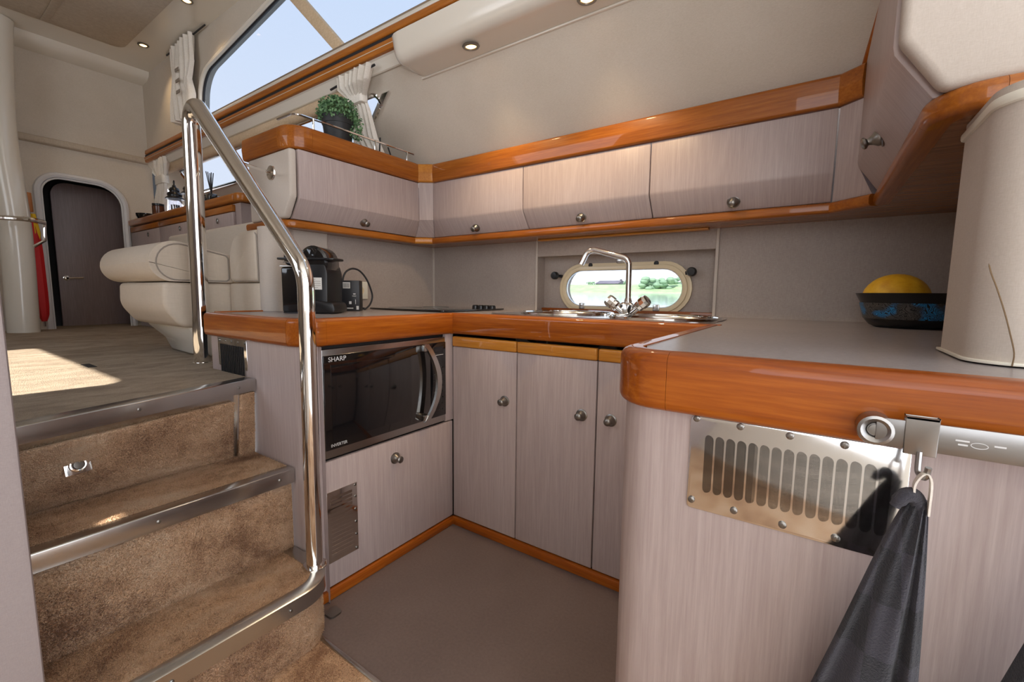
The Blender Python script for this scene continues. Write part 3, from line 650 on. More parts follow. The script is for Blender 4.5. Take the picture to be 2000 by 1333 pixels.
struct(MB().box(.12, .88, .470, .505, 1.252, 1.2605).build('trim_7', 'wl', bevel=.003), 'narrow wooden batten under the locker above the niche', 'batten')
# fabric wrapped columns
cl = rpoly([(-.66, -.455, .02), (-.575, -.455, .05), (-.575, -.365, .02), (-.605, -.33, .03), (-.605, -.165, .01), (-.66, -.165, 0)], 6)
tag(MB().prism(cl, 'z', ZC, 1.26).build('fabric_column', 'fabric2', ang=60), 'fabric wrapped column under the left locker behind the coffee machine', 'column')
fc = thing('fabric_column', 'fabric wrapped column with cracked cover on the peninsula worktop', 'column', (1.5, -.5, ZC))
cr_ = rpoly([(1.404, -.40, .0), (1.404, -.567, .05), (1.66, -.590, 0), (1.66, -.40, 0)], 8)
MB().prism(cr_, 'z', ZC+.001, 1.258).build('cover', 'fabric2', fc, ang=60)
cr2 = rpoly([(1.400, -.39, .0), (1.400, -.572, .05), (1.66, -.595, 0), (1.66, -.39, 0)], 8)
MB().prism(cr2, 'z', 1.235, 1.248).build('top_bead', 'white', fc, bevel=.004)
MB().prism(cr2, 'z', ZC+.001, ZC+.005).build('bottom_bead', 'white', fc, bevel=.001)
cp_ = [on(px, py, 'y', -.574) for px, py in ((1932, 515), (1937, 535), (1948, 565), (1962, 610), (1972, 650), (1980, 690), (1976, 716))]
cp_ = [Vector((p.x, -.5745-(p.x-1.43)*.09, p.z)) for p in cp_]
MB().tube(smooth_path(cp_, 4), [.0003]+[.0008]*(len(smooth_path(cp_, 4))-1), 5).build('crack', 'crackc', fc)
# ================================================================== STAIRS
def xf(mb, mat):
    mb.v = [mat @ v for v in mb.v]; return mb
st = thing('stairs', 'brown carpeted companionway stairs with chrome nosings', 'stairs', (0, -1.0, 0))
YE = -1.9
o3 = [(-.10, -.659)]+rpoly([(-.2, -.659), (.152, -.659, .10), (.152, -1.5)], 10)[1:-1]+[(.152, YE)]
in3 = offset_path(o3, -.006)
MB().prism(in3+[(-.10, YE)], 'z', .004, .146).build('riser', 'carpet', st, ang=60)
MB().prism(offset_path(o3, -.030)+[(-.10, YE)], 'z', .146, .186).build('tread', 'carpet', st, ang=60)
NP = [(.034, .1885), (-.003, .1885), (-.006, .186), (-.006, .143), (.001, .143), (.001, .182), (.034, .182)]
n3 = sweep(o3, NP).build('nosing', 'steel', st, ang=40)
for yy in (-.80, -1.06): inst('screw', SCREW, n3, (.1585, yy, .163), (1, 0, 0))
MB().box(-.115, -.082, YE, -.656, .146, .412).build('riser', 'carpet', st, bevel=.004)
MB().box(-.335, -.098, YE, -.654, .405, .449).build('tread', 'carpet', st, bevel=.004)
n2 = sweep([(-.072, -.655), (-.072, YE)], [(q[0], q[1]+.2625) for q in NP]).build('nosing', 'steel', st, bevel=.001)
for yy in (-.70, -1.0): inst('screw', SCREW, n2, (-.066, yy, .427), (1, 0, 0))
def xn(y): return -.296+(-.65-y)*.281
n1 = sweep([(xn(-.655), -.655), (xn(-1.5), -1.5)], [(.045, .7095), (-.003, .7095), (-.006, .707), (-.006, .668), (.001, .668), (.001, .703), (.045, .703)]).build('nosing', 'steel', st, bevel=.001)
for yy in (-.713, -.987): inst('screw', SCREW, n1, (xn(yy)+.0055, yy, .689), Vector((1, .28, 0)))
def RS(y, t, w=0):
    b = -.322; return Vector((b+(xn(y)-.010-b)*t+w, y+w*.15, .449+.222*t))
def rpatch(y0, y1, t0, t1, w0, w1):
    T = [t0+(t1-t0)*i/6 for i in range(7)]
    return MB().loft([[RS(y, t, w1) for t in T]+[RS(y, t, w0) for t in reversed(T)] for y in [y0+(y1-y0)*j/14 for j in range(15)]])
rp_ = rpatch(-.655, -1.5, 0, 1, -.02, 0).build('riser_frame', 'steel', st)
rpatch(-.728, -1.222, .01, .885, -.004, .013).build('access_panel', 'carpet', st, bevel=.004)
rpatch(-.658, -.708, 0, .97, -.004, .012).build('riser', 'carpet', st, bevel=.003)
rpatch(-.712, -.716, 0, .97, -.004, .010).build('edge_strip', 'chrome', st)
lc = RS(-1.108, .54, .013); ln = Vector((1, .2, .25)).normalized()
la = MB().box(-.026, .026, -.022, .022, 0, .004)
q = ln.to_track_quat('Z', 'Y'); MT = Matrix.Translation(lc) @ q.to_matrix().to_4x4()
la = xf(la, MT).build('latch_plate', 'steelp', st, bevel=.0015)
xf(MB().tube([(0.014*math.cos(a)*1.05, .014*math.sin(a), .006) for a in [2*math.pi*i/20 for i in range(20)]], .0035, 8, closed=True), MT).build('pull_ring', 'chrome', la)
xf(MB().lathe([(0, .004), (.011, .004), (.010, .009), (0, .010)], (0, 0, 0)), MT).build('latch_button', 'nickel', la)
tag(MB().prism(rpoly([(-.02, -.02, .01), (.025, -.02, .01), (.025, .02, .01), (-.02, .02, .01)], 3), 'z', 0.001, .006).build('floor_catch', 'nickel'), 'small brown metal floor plate beside the bottom step', 'floor plate')
bpy.data.objects['floor_catch'].location = on(650, 1198, 'z', 0.001)
# carpet pile: short tufts over the stair carpet, brushed this way and that
import numpy as np
from mathutils import noise as mnoise
def pile(P, N, n, parent, mat, seed, h=.0065, w=.0011):
    """P(u, v) -> point or None on the carpet, N = its outward direction; one triangle per tuft"""
    rg = random.Random(seed); vs = []; nv = Vector(N).normalized(); a = nv.orthogonal().normalized(); b = nv.cross(a); off = wpos(parent)
    for i in range(n):
        p = P(rg.random(), rg.random())
        if p is None: continue
        p = Vector(p)-off; q = p*9; d1 = mnoise.noise(q); d2 = mnoise.noise(q+Vector((7.3, 1.1, 4.2)))
        t = rg.uniform(0, 6.283); s_ = (a*math.cos(t)+b*math.sin(t))*w
        lean = a*(d1*1.3+rg.gauss(0, .35))+b*(d2*1.3+rg.gauss(0, .35))
        vs += [p-s_-nv*.001, p+s_-nv*.001, p+(nv+lean).normalized()*h*rg.uniform(.75, 1.15)]
    co = np.array([tuple(v) for v in vs], dtype=np.float32); k = len(vs)//3
    me = bpy.data.meshes.new('pile'); me.vertices.add(3*k); me.vertices.foreach_set('co', co.ravel()); me.loops.add(3*k); me.polygons.add(k)
    me.loops.foreach_set('vertex_index', np.arange(3*k, dtype=np.int32)); me.polygons.foreach_set('loop_start', np.arange(0, 3*k, 3, dtype=np.int32))
    me.update(calc_edges=True); me.validate(); me.materials.append(M[mat])
    o = bpy.data.objects.new('pile', me); COL.objects.link(o); o.parent = parent; o['kind'] = 'stuff'; return o
YM = -1.30
pile(lambda u, v: (-.082, YM+(-.66-YM)*u, .188+.224*v), (1, 0, 0), 24000, st, 'carpet', 1)
pile(lambda u, v: (-.33+.228*u, YM+(-.657-YM)*v, .449), (0, 0, 1), 24000, st, 'carpet', 2, .005)
pile(lambda u, v: RS(-.73-.49*u, .012+.87*v, .013), (.85, .2, -.45), 17000, st, 'carpet', 3, .0075)
pile(lambda u, v: RS(-.660-.046*u, .96*v, .012), (.85, .2, -.45), 1800, st, 'carpet', 4, .006)
def t3(u, v):
    x = -.08+.20*u; y = YM+(-.692-YM)*v
    return None if (x > .045 and y > -.765 and (x-.045)**2+(y+.765)**2 > .073**2) else (x, y, .186)
pile(t3, (0, 0, 1), 22000, st, 'carpet', 5, .005)
def r3(u, v):
    L = .54+.157*.6; d = u*.70
    if d < .54: return (.146, -1.30+d, .006+.136*v)
    a_ = (d-.54)/.094
    return (.052+.094*math.cos(a_), -.759+.094*math.sin(a_), .006+.136*v) if a_ < 1.55 else None
pile(r3, (1, .25, 0), 14000, st, 'carpet', 6)
# ================================================================== HANDRAIL
hr = thing('handrail', 'tall bent chrome handrail at the stairs', 'handrail', (.066, -.675, .186))
top = on(371, 186, 'y', -.62); ft = Vector((-.797, -.62, ZS))
hp = arcpath([((.064, -.675, .187), 0), ((.076, -.675, 1.055), .11), (top, .055), (ft, 0)], 10)
rr = [.0225+.0075*min(1, max(0, (.07-p.x)/.8)) for p in hp]
MB().tube(hp, rr, 20).build('tube', 'chrome', hr, ang=60)
MB().lathe([(0, 0), (.034, 0), (.034, .004), (.024, .006), (0, .006)], (.064, -.675, .187)).build('foot_flange', 'chrome', hr)
MB().lathe([(0, 0), (.036, 0), (.036, .004), (.028, .006), (0, .006)], ft).build('foot_flange', 'chrome', hr)
e0 = on(530, 338, 'y', -.406); e1 = on(468, 318, 'y', -.60)
MB().tube([e0, e1], .0055, 10).build('stay', 'chrome', hr)
MB().lathe([(0, 0), (.030, 0), (.028, .005), (.008, .007), (0, .007)], e0, (0, -1, 0)).build('stay_rosette', 'chrome', hr)
# ================================================================== SALOON FURNITURE
struct(MB().box(-3.35, -.67, .36, .40, ZS, 1.60).build('wall_port_lower', 'fabric'), 'beige hull lining behind the sofa', 'wall')
so = thing('sofa', 'cream leatherette sofa with rolled seat edge behind the handrail', 'sofa', (-1.1, -.4, ZS))
MB().prism(rpoly([(-.735, 1.036, .075), (-.735, 1.222, .09), (-.43, 1.155, .02), (-.43, 1.036, .015)], 8), 'x', -1.60, -.93).build('seat_cushion', 'leather', so, bevel=.022, segs=4, ang=70)
pth_ = [(-.962, p[0], p[1]) for p in rpoly([(-.712, 1.042, .07), (-.712, 1.208, .08), (-.45, 1.152, .02), (-.45, 1.042, .015)], 8)]
MB().tube([(-.9295, p[1], p[2]) for p in pth_], .003, 6, closed=True).build('piping', 'piping', so)
MB().prism(rpoly([(-.695, 1.032, .02), (-.700, .93, .1), (-.64, .842, .06), (-.22, .842, 0), (-.22, 1.032, 0)], 6), 'x', -1.50, -.925).build('front_base', 'leather', so, bevel=.03, segs=4, ang=70)
MB().loft([[(-1.44, -.62, .845), (-.93, -.62, .845), (-.93, -.25, .845), (-1.44, -.25, .845)], [(-1.40, -.56, .77), (-.93, -.57, .77), (-.93, -.25, .77), (-1.40, -.25, .77)], [(-1.37, -.545, ZS+.001), (-.93, -.57, ZS+.001), (-.93, -.25, ZS+.001), (-1.37, -.25, ZS+.001)]]).build('plinth', 'gel', so, bevel=.012, ang=60)
MB().box(-.924, -.650, -.455, .30, ZS+.001, 1.034).build('side_base', 'leather', so, bevel=.012)
MB().prism(rpoly([(-.905, 1.036, .02), (-.905, 1.252, .12), (-.652, 1.252, .02), (-.652, 1.036, 0)], 8), 'y', -.46, .30).build('side_backrest', 'leather', so, bevel=.03, segs=4, ang=70)
MB().tube([(p[0], -.455, p[1]) for p in rpoly([(-.875, 1.042, .02), (-.880, 1.238, .11), (-.652, 1.238, .02), (-.652, 1.042, 0)], 8)], .003, 6, closed=True).build('piping', 'piping', so)
MB().box(-2.1, -.93, -.30, -.172, ZS+.001, 1.335).build('rear_backrest', 'leather', so, bevel=.02, segs=3)
sb = thing('sideboard', 'limed wood sideboard with varnished edge along the saloon side', 'sideboard', (-2.4, 0, ZS))
MB().box(-3.34, -1.49, -.135, .33, ZS+.001, 1.50).build('body', 'limed', sb)
for x0, x1 in ((-3.33, -2.72), (-2.716, -2.11), (-2.106, -1.555)):
    d = MB().box(x0, x1, -.152, -.135, ZS+.06, 1.452).build('door', 'limed', sb, bevel=.002)
    MB().box(x0, x1, -.156, -.135, 1.456, 1.494).build('door_strip', 'wo', d, bevel=.004)
    MB().tube([((x0*.35+x1*.65)+.009*math.cos(a), -.158, 1.415+.014*math.sin(a)) for a in [2*math.pi*i/14 for i in range(14)]], .003, 6, closed=True).build('ring_pull', 'nickel', d)
MB().box(-3.34, -1.52, -.165, .33, 1.505, 1.552).build('top', 'wo', sb, bevel=.012, segs=3)
MB().prism(rpoly([(-1.519, -.165, .0), (-1.455, -.165, .045), (-1.455, .33, 0), (-1.519, .33, 0)], 6), 'z', 1.505, 1.552).build('top_corner', 'wo', sb, bevel=.008, ang=60)
ZB2 = 1.552
def lantern(x, y, lab):
    t = thing('lantern', lab, 'lantern', (x, y, ZB2), 'black lanterns on the sideboard')
    MB().lathe([(0, 0), (.045, 0), (.047, .006), (.046, .018), (0, .018)], (x, y, ZB2)).build('base', 'black', t)
    MB().lathe([(.040, .018), (.042, .09), (.036, .105), (.034, .105), (.040, .09), (.038, .018)], (x, y, ZB2)).build('glass', 'jar', t)
    MB().lathe([(0, .018), (.026, .018), (.026, .06), (0, .06)], (x, y, ZB2)).build('candle', 'blue', t)
    MB().lathe([(0, .10), (.058, .10), (.056, .108), (.043, .118), (.043, .128), (.047, .131), (.040, .146), (.030, .150), (.030, .158), (.034, .160), (.027, .178), (.013, .186), (.010, .20), (0, .202)], (x, y, ZB2)).build('cap', 'black', t)
    MB().tube([(x+.010*math.cos(a), y, ZB2+.216+.016*math.sin(a)) for a in [2*math.pi*i/16 for i in range(16)]], .003, 6, closed=True).build('hanging_ring', 'black', t)
lantern(-2.62, -.075, 'black lantern with pagoda cap nearest the tied curtain'); lantern(-2.33, -.075, 'black lantern partly hidden behind the handrail post')
rd = thing('reed_diffuser', 'black reed diffuser standing on the sideboard', 'diffuser', (-1.90, -.12, ZB2))
MB().box(-1.925, -1.875, -.145, -.095, ZB2, ZB2+.045).build('bottle', 'blackg', rd, bevel=.006)
for i, (dx, dy) in enumerate(((-.06, .0), (-.035, .02), (-.008, -.01), (.014, .012), (.022, -.01))): MB().tube([(-1.90, -.12, ZB2+.04), (-1.90+dx, -.12+dy, ZB2+.19-.006*i)], .0028, 6).build('reed', 'rubber', rd)
j = thing('jar', 'small amber jar beside the curtain on the sideboard', 'jar', (-2.84, -.11, ZB2)); MB().lathe([(0, 0), (.036, 0), (.038, .006), (.038, .066), (.034, .07), (0, .07)], (-2.84, -.11, ZB2)).build('body', 'amber', j); MB().lathe([(0, .07), (.037, .07), (.037, .085), (0, .086)], (-2.84, -.11, ZB2)).build('lid', 'black', j)
tag(MB().lathe([(0, 0), (.05, 0), (.06, .02), (.062, .038), (.058, .038), (.055, .02), (.045, .006), (0, .006)], (-3.12, -.11, ZB2)).build('dish', 'blackg'), 'low black dish at the far end of the sideboard', 'dish')
tag(MB().box(-2.12, -1.96, -.14, -.04, ZB2, ZB2+.05).build('radio_box', 'blackg', bevel=.008), 'small black box beside the reed diffuser', 'box')
# curtains
def curtain(name, label, mat, lev, folds, rod=None, tie=None):
    """lev: (centre x, y, z, width, fold depth) from top to bottom"""
    t = thing(name, label, 'curtain', (lev[0][0], lev[0][1], lev[-1][2]))
    L = []
    for i in range(len(lev)-1):
        for k in range(6):
            f = k/6; f2 = f*f*(3-2*f); L.append([lev[i][j]+(lev[i+1][j]-lev[i][j])*f2 for j in range(5)])
    L.append(list(lev[-1])); n = folds*8; rings = []
    for (cx, cy, z, w, am) in L:
        fr = [(cx-w/2+w*i/n, cy+am*math.sin(2*math.pi*folds*i/n)+am*.4*math.sin(5.1*i/n*folds+z*9), z) for i in range(n+1)]
        bk = [(p[0], p[1]+.010, p[2]) for p in reversed(fr)]; rings.append(fr+bk)
    MB().loft(rings).build('cloth', mat, t, ang=80)
    if tie: cx, cy, z, w, d = tie; MB().prism(rpoly([(cx-w/2, cy-d/2, d*.4), (cx+w/2, cy-d/2, d*.4), (cx+w/2, cy+d/2, d*.4), (cx-w/2, cy+d/2, d*.4)], 5), 'z', z-.032, z+.032).build('tieback', mat, t, bevel=.004)
    if rod: MB().tube(rod, .005, 8).build('rod', 'rubber', t)
    return t
curtain('curtain', 'cream curtain gathered beside the long upper saloon window', 'curtain', [(-2.42, -.045, 2.68, .36, .018), (-2.40, -.055, 2.50, .34, .022), (-2.43, -.06, 2.40, .30, .018), (-2.43, -.055, 2.30, .36, .022), (-2.44, -.05, 2.175, .36, .024)], 6, [(-2.75, -.02, 2.69), (-2.1, -.02, 2.69)])
cb = bpy.data.objects['curtain']
for zz in (2.47, 2.40, 2.33): MB().box(-2.42, -2.36, -.092, -.088, zz-.010, zz+.010).build('woven_patch', 'piping', cb)
def fy(z): return .33-.9*(z-1.645)-.045
curtain('curtain', 'cream curtain tied in the middle behind the potted plant', 'curtain', [(-.565, fy(2.0), 2.00, .25, .018), (-.60, fy(1.98), 1.955, .22, .018), (-.635, fy(1.93), 1.92, .11, .010), (-.645, fy(1.9), 1.87, .13, .014), (-.68, fy(1.85), 1.76, .17, .018), (-.68, fy(1.80), 1.68, .18, .018)], 6, [FP(-.78, 2.0, -.03), FP(-.43, 2.015, -.03)], (-.635, fy(1.93)+.004, 1.925, .118, .045))
curtain('curtain', 'cream curtain tied at the far end of the sideboard', 'curtain', [(-3.06, -.01, 2.02, .25, .018), (-3.06, -.01, 1.97, .25, .018), (-3.06, -.01, 1.87, .16, .012), (-3.09, -.01, 1.78, .20, .016), (-3.16, -.02, 1.56, .26, .018)], 6, None, (-3.06, -.006, 1.86, .17, .05))
# umbrella against the far bulkhead
um = thing('umbrella', 'folded red and yellow umbrella leaning beside the far door', 'umbrella', on(88, 632, 'x', -3.2))
def UX(px, py): return on(px, py, 'x', -3.22)
MB().tube([UX(52, 376), UX(57, 414)], .021, 12).build('handle', 'cane', um, bevel=.004)
MB().tube([UX(57, 414), UX(88, 638)], .006, 8).build('shaft', 'steel', um)
MB().tube(smooth_path([UX(61, 425), UX(67, 455), UX(72, 500), UX(84, 600), UX(87, 628)], 3), [.014, .018, .022, .026, .029, .032, .034, .034, .034, .032, .028, .022, .014], 7).build('canopy', 'red', um, ang=20)
MB().tube([UX(64, 418), UX(70, 455), UX(74, 500)], [.014, .026, .014], 6).build('yellow_panel', 'yellow', um, ang=20)
gr = thing('grab_rail', 'chrome grab rail curving past the white pillar', 'grab rail', on(0, 424, 'x', -2.9))
MB().tube(smooth_path([on(-40, 424, 'x', -2.9), on(0, 425, 'x', -2.9), on(55, 429, 'x', -2.9), on(86, 435, 'x', -2.95)], 6), .016, 10).build('bar', 'chrome', gr)
MB().tube([on(66, 482, 'x', -2.96), on(88, 470, 'x', -2.96), on(87, 436, 'x', -2.96)], .009, 8).build('bracket', 'chrome', gr)
# ================================================================== ON THE LEFT LOCKER
fr_ = thing('fiddle_rail', 'slim chrome rail along the top of the left locker', 'rail', (-.470, -.3, 1.648))
MB().tube(arcpath([((-.60, -.375, 1.69), 0), ((-.478, -.375, 1.69), .03), ((-.470, .235, 1.69), 0)]), .0045, 8).build('bar', 'chrome', fr_)
for yy in (-.30, .0, .19): MB().tube([(-.470, yy, 1.648), (-.470, yy, 1.69)], .004, 8).build('post', 'chrome', fr_)
pl = thing('potted_plant', 'bushy green plant in a black pot on the left locker', 'plant', (-.60, -.10, 1.648))
MB().lathe([(0, 0), (.052, 0), (.054, .004), (.066, .10), (.069, .10), (.070, .135), (.064, .135), (.062, .11), (0, .11)], (-.60, -.10, 1.648)).build('pot', 'pot', pl)
MB().ball((-.60, -.10, 1.80), .06, .06, .05, 12, 8).build('core', 'stem', pl)
mb = MB(); rng = random.Random(3)
for i in range(1500):
    a = rng.uniform(0, 2*math.pi); s_ = rng.uniform(-.5, 1); q_ = math.sqrt(1-s_*s_); R_ = rng.uniform(.062, .088)
    c = Vector((-.60, -.10, 1.80))+Vector((q_*math.cos(a)*R_*1.03, q_*math.sin(a)*R_*1.03, s_*R_*.88))
    if rng.random() < .18: c = Vector((-.545+rng.uniform(-.02, .03), -.055+rng.uniform(-.03, .03), 1.72+rng.uniform(-.03, .07)))
    t1 = Vector((rng.gauss(0, 1), rng.gauss(0, 1), rng.gauss(0, 1))).normalized(); t2 = t1.orthogonal().normalized(); k = rng.uniform(.0045, .0075)
    mb.add([c-t1*k, c+t2*k*.7, c+t1*k*1.2, c-t2*k*.7], [(0, 1, 2, 3)])
fo = mb.build('foliage', 'leaf', pl, flat=True); fo['kind'] = 'stuff'
ins = thing('incense_sticks', 'two thin dark sticks standing on the left locker', 'sticks', (-.66, .17, 1.648))
MB().tube([(-.555, .09, 1.648), (-.552, .095, 1.745)], .0035, 6).build('stick', 'rubber', ins); MB().tube([(-.58, .20, 1.648), (-.61, .19, 1.735)], .0035, 6).build('stick', 'rubber', ins)
# ================================================================== MICROWAVE
mw = thing('microwave', 'black and silver microwave built in under the worktop', 'microwave', (-.2, -.32, .472))
MB().box(-.42, -.012, -.592, -.048, .476, .818).build('body', 'dark', mw)
MB().box(-.012, .002, -.592, -.046, .472, .822).build('frame', 'steel', mw, bevel=.003)
dm = MB().box(.002, .008, -.590, -.135, .500, .803).build('door', 'mwdoor', mw, bevel=.002)
MB().box(.008, .0088, -.566, -.235, .528, .772).build('window', 'blackg', dm, bevel=.0004)
cpn = MB().box(.002, .008, -.133, -.049, .500, .803).build('control_panel', 'blackg', mw, bevel=.002)
MB().box(.008, .0086, -.115, -.062, .762, .786).build('display', 'card', cpn)
BT = MB().box(0, .0006, -.0045, .0045, -.0025, .0025).mesh('button', 'print')
for r_ in range(9):
    for c_ in range(3 if r_ > 0 else 2): inst('button', BT, cpn, (.008, -.112+c_*.022, .725-r_*.0245))
MB().box(.008, .0085, -.108, -.064, .752, .754).build('button_line', 'print', cpn)
hpts = []
for i in range(15):
    t = -1+2*i/14; hpts.append((.022+.018*(1-t*t), -.172+.052*(1-t*t), .652+.152*t))
mbh = MB().loft([[(p[0]-.006, p[1]-.013, p[2]), (p[0]+.004, p[1]-.012, p[2]), (p[0]+.004, p[1]+.012, p[2]), (p[0]-.006, p[1]+.013, p[2])] for p in hpts]); mbh.build('handle', 'steel', dm, ang=60)
for zz in (.515, .788): MB().box(.006, .026, -.185, -.160, zz-.012, zz+.012).build('handle_mount', 'steel', dm, bevel=.003)
MB().box(-.03, -.012, -.595, -.045, .822, .832).build('top_gap_shade', 'dark', mw)  # near-black strip painted in as the shade above the microwave
text('brand_lettering', 'SHARP', .021, 'print', dm, (.0086, -.574, .783), (0, 1, 0), (0, 0, 1), 1.02)
text('type_lettering', 'INVERTER', .014, 'print', dm, (.0086, -.574, .509), (0, 1, 0), (0, 0, 1), .95)
# ================================================================== COFFEE MACHINE
cmx = Matrix.Translation((-.372, -.375, ZC)) @ Matrix.Rotation(math.radians(34), 4, 'Z') @ Matrix.Diagonal((.86, .86, 1.02, 1))
cm = thing('coffee_machine', 'glossy black capsule coffee machine behind the handrail', 'coffee machine', (-.372, -.375, ZC))
def cpart(name, mb, mat, par=None, **k): return xf(mb, cmx).build(name, mat, par or cm, **k)
cpart('water_tank', MB().box(-.126, -.035, -.060, .085, .002, .170), 'blackg', bevel=.008, segs=3)
cpart('tank_lid', MB().box(-.122, -.035, -.055, .080, .176, .236), 'blackg', bevel=.022, segs=4)
cpart('silver_band', MB().box(-.128, -.03, -.062, .086, .170, .175), 'steel', bevel=.001)
cpart('silver_line', MB().box(-.112, -.055, -.0625, -.060, .186, .190), 'steel')
cpart('body', MB().prism(rpoly([(-.045, .002, .004), (.082, .002, .006), (.086, .15, .03), (.076, .18, .01), (-.045, .18, .004)], 4), 'y', -.075, .09), 'black', bevel=.006)
cpart('brew_head', MB().lathe([(0, 0), (.054, 0), (.064, .008), (.064, .13), (.055, .15), (0, .152)], (.022, -.072, .185), (0, 1, 0), 28), 'blackg')
cpart('lever', MB().prism(rpoly([(-.136, -.082, .02), (.128, -.082, .03), (.128, .03, .03), (-.136, .03, .02)], 5), 'z', .196, .204), 'black', bevel=.003)
cpart('drip_tray', MB().prism(rpoly([(-.02, .002, 0), (.125, .002, .012), (.118, .040, .02), (-.02, .055, .01)], 4), 'y', -.095, .05), 'black', bevel=.005)
cpart('foot', MB().box(-.12, .09, -.06, .08, .0, .004), 'rubber')
lb = cpart('rating_label', MB().box(.002, .062, -.0762, -.075, .088, .132), 'label', bevel=.0004)
for i, wd in enumerate((.03, .052, .052, .052, .04)): cpart('label_line', MB().box(.005, .005+wd, -.0766, -.0762, .125-i*.0075, .1268-i*.0075), 'piping', lb)
# carton, socket, cable
bx = thing('carton', 'small black carton with white print beside the coffee machine', 'box', (-.45, -.16, ZC))
bmx = Matrix.Translation((-.435, -.150, ZC)) @ Matrix.Rotation(math.radians(42), 4, 'Z')
xf(MB().box(-.052, .022, -.03, .035, .0, .132), bmx).build('box', 'card', bx, bevel=.002)
xf(MB().box(-.046, -.016, -.0308, -.03, .098, .124), bmx).build('sticker', 'label', bx)
for i in range(8): xf(MB().box(-.044+i*.0033, -.0425+i*.0033, -.0312, -.0308, .101, .121), bmx).build('bar_line', 'card', bx)
for a in ((-.004, .006, .072, .076), (-.008, .008, .064, .066), (-.022, -.012, .030, .042), (-.04, -.005, .010, .014), (.008, .018, .006, .022), (.004, .006, .03, .05)): xf(MB().box(a[0], a[1], -.0308, -.03, a[2], a[3]), bmx).build('print_mark', 'print', bx)
sk = thing('wall_socket', 'cream square wall socket behind the black carton', 'socket', (-.625, .02, .97))
MB().box(-.630, -.622, -.022, .056, .965, 1.052).build('plate', 'white', sk, bevel=.003)
MB().lathe([(.021, 0), (.020, .002), (.017, .0005), (.0, -.001)], (-.622, .012, 1.008), (1, 0, 0)).build('recess', 'ivory', sk)
cb_ = [on(px, py, 'x', -.50) for px, py in ((669, 552), (671, 540), (677, 530), (689, 525), (703, 530), (716, 546), (725, 568), (727, 582), (722, 596), (712, 605))]
cb_ += [Vector((-.52, -.045, ZC+.006)), Vector((-.56, -.09, ZC+.006)), Vector((-.57, -.17, ZC+.006))]
tag(MB().tube(smooth_path(cb_, 6), .0042, 8).build('power_cable', 'rubber'), 'black power cable looping beside the wall socket', 'cable')
# ================================================================== HOB, SINK, TAP
hb = thing('hob', 'black glass hob with knobs in the worktop corner', 'hob', (-.3, .25, ZC))
MB().prism(rpoly([(-.56, .01, .015), (-.06, .01, .015), (-.06, .46, .015), (-.56, .46, .015)], 4), 'z', ZC+.001, ZC+.008).build('glass_plate', 'blackg', hb, bevel=.002)
for cx, cy, r in ((-.43, .13, .085), (-.20, .13, .07), (-.43, .34, .07)):
    MB().tube([(cx+r*math.cos(2*math.pi*i/28), cy+r*math.sin(2*math.pi*i/28), ZC+.0082) for i in range(28)], .0008, 4, closed=True).build('zone_ring', 'bar', hb)
for i in range(4):
    MB().lathe([(0, 0), (.017, 0), (.016, .012), (.012, .016), (0, .016)], (-.185+i*.036, .375+i*.0, ZC+.008)).build('knob', 'black', hb)
sk2 = thing('sink', 'stainless double sink with two round bowls', 'sink', (.6, .25, ZC))
plate = rpoly([(.14, .052, .05), (.985, .030, .06), (.985, .40, .08), (.70, .46, .05), (.14, .49, .05)], 6)
MB().prism(plate, 'z', ZC, ZC+.003, [circ(*S1), circ(*S2)]).build('deck', 'sinkst', sk2)
for (cx, cy, r) in (S1, S2):
    b_ = MB(); rings = []
    for rr_, zz in ((r, .004), (r-.004, 0), (r-.010, -.02), (r-.018, -.11), (r-.05, -.135), (.02, -.14), (.0005, -.14)):
        rings.append([(cx+rr_*math.cos(2*math.pi*k/40), cy+rr_*math.sin(2*math.pi*k/40), ZC+zz) for k in range(40)])
    bo = b_.loft(rings, True, False).build('basin', 'sinkst', sk2)
    MB().tube([(cx+(r+.004)*math.cos(2*math.pi*k/48), cy+(r+.004)*math.sin(2*math.pi*k/48), ZC+.005) for k in range(48)], .0055, 8, closed=True).build('rim', 'chrome', bo)
    MB().lathe([(0, 0), (.025, 0), (.025, .003), (0, .003)], (cx, cy, ZC-.1395)).build('drain', 'nickel', bo)
TY = .315; t0_ = on(1226, 606, 'y', TY); TX = t0_.x
tp = thing('tap', 'chrome mixer tap with swivel spout and two knobs', 'tap', (TX, TY, ZC+.003))
MB().loft([[(TX+a*s0, TY+b*s0, ZC+z) for a, b in ((-1, -1), (1, -1), (1, 1), (-1, 1))] for s0, z in ((.013, .003), (.015, .012), (.026, .046), (.018, .054))]).build('body', 'chrome', tp, bevel=.003)
MB().lathe([(0, .050), (.013, .050), (.016, .058), (.012, .070), (0, .070)], (TX, TY, ZC)).build('collar', 'chrome', tp)
MB().tube(arcpath([((TX, TY, ZC+.06), 0), (on(1229, 506, 'y', TY), .034), (on(1150, 486, 'y', TY-.02), .034), (on(1135, 517, 'y', TY-.03), 0)], 8), .0112, 16).build('spout', 'chrome', tp, ang=60)
for s_ in (-1, 1):
    dv = Vector((s_*.78, -.15, .62)).normalized(); h0 = Vector((TX+s_*.012, TY-.002, ZC+.012))
    a_ = MB().tube([h0, h0+dv*.050], .012, 12).build('valve', 'chrome', tp)
    MB().lathe([(0, .036), (.018, .036), (.021, .044), (.0205, .056), (.0235, .060), (.024, .078), (.020, .088), (0, .090)], h0, dv, 10).build('knob', 'chrome', a_, ang=15)
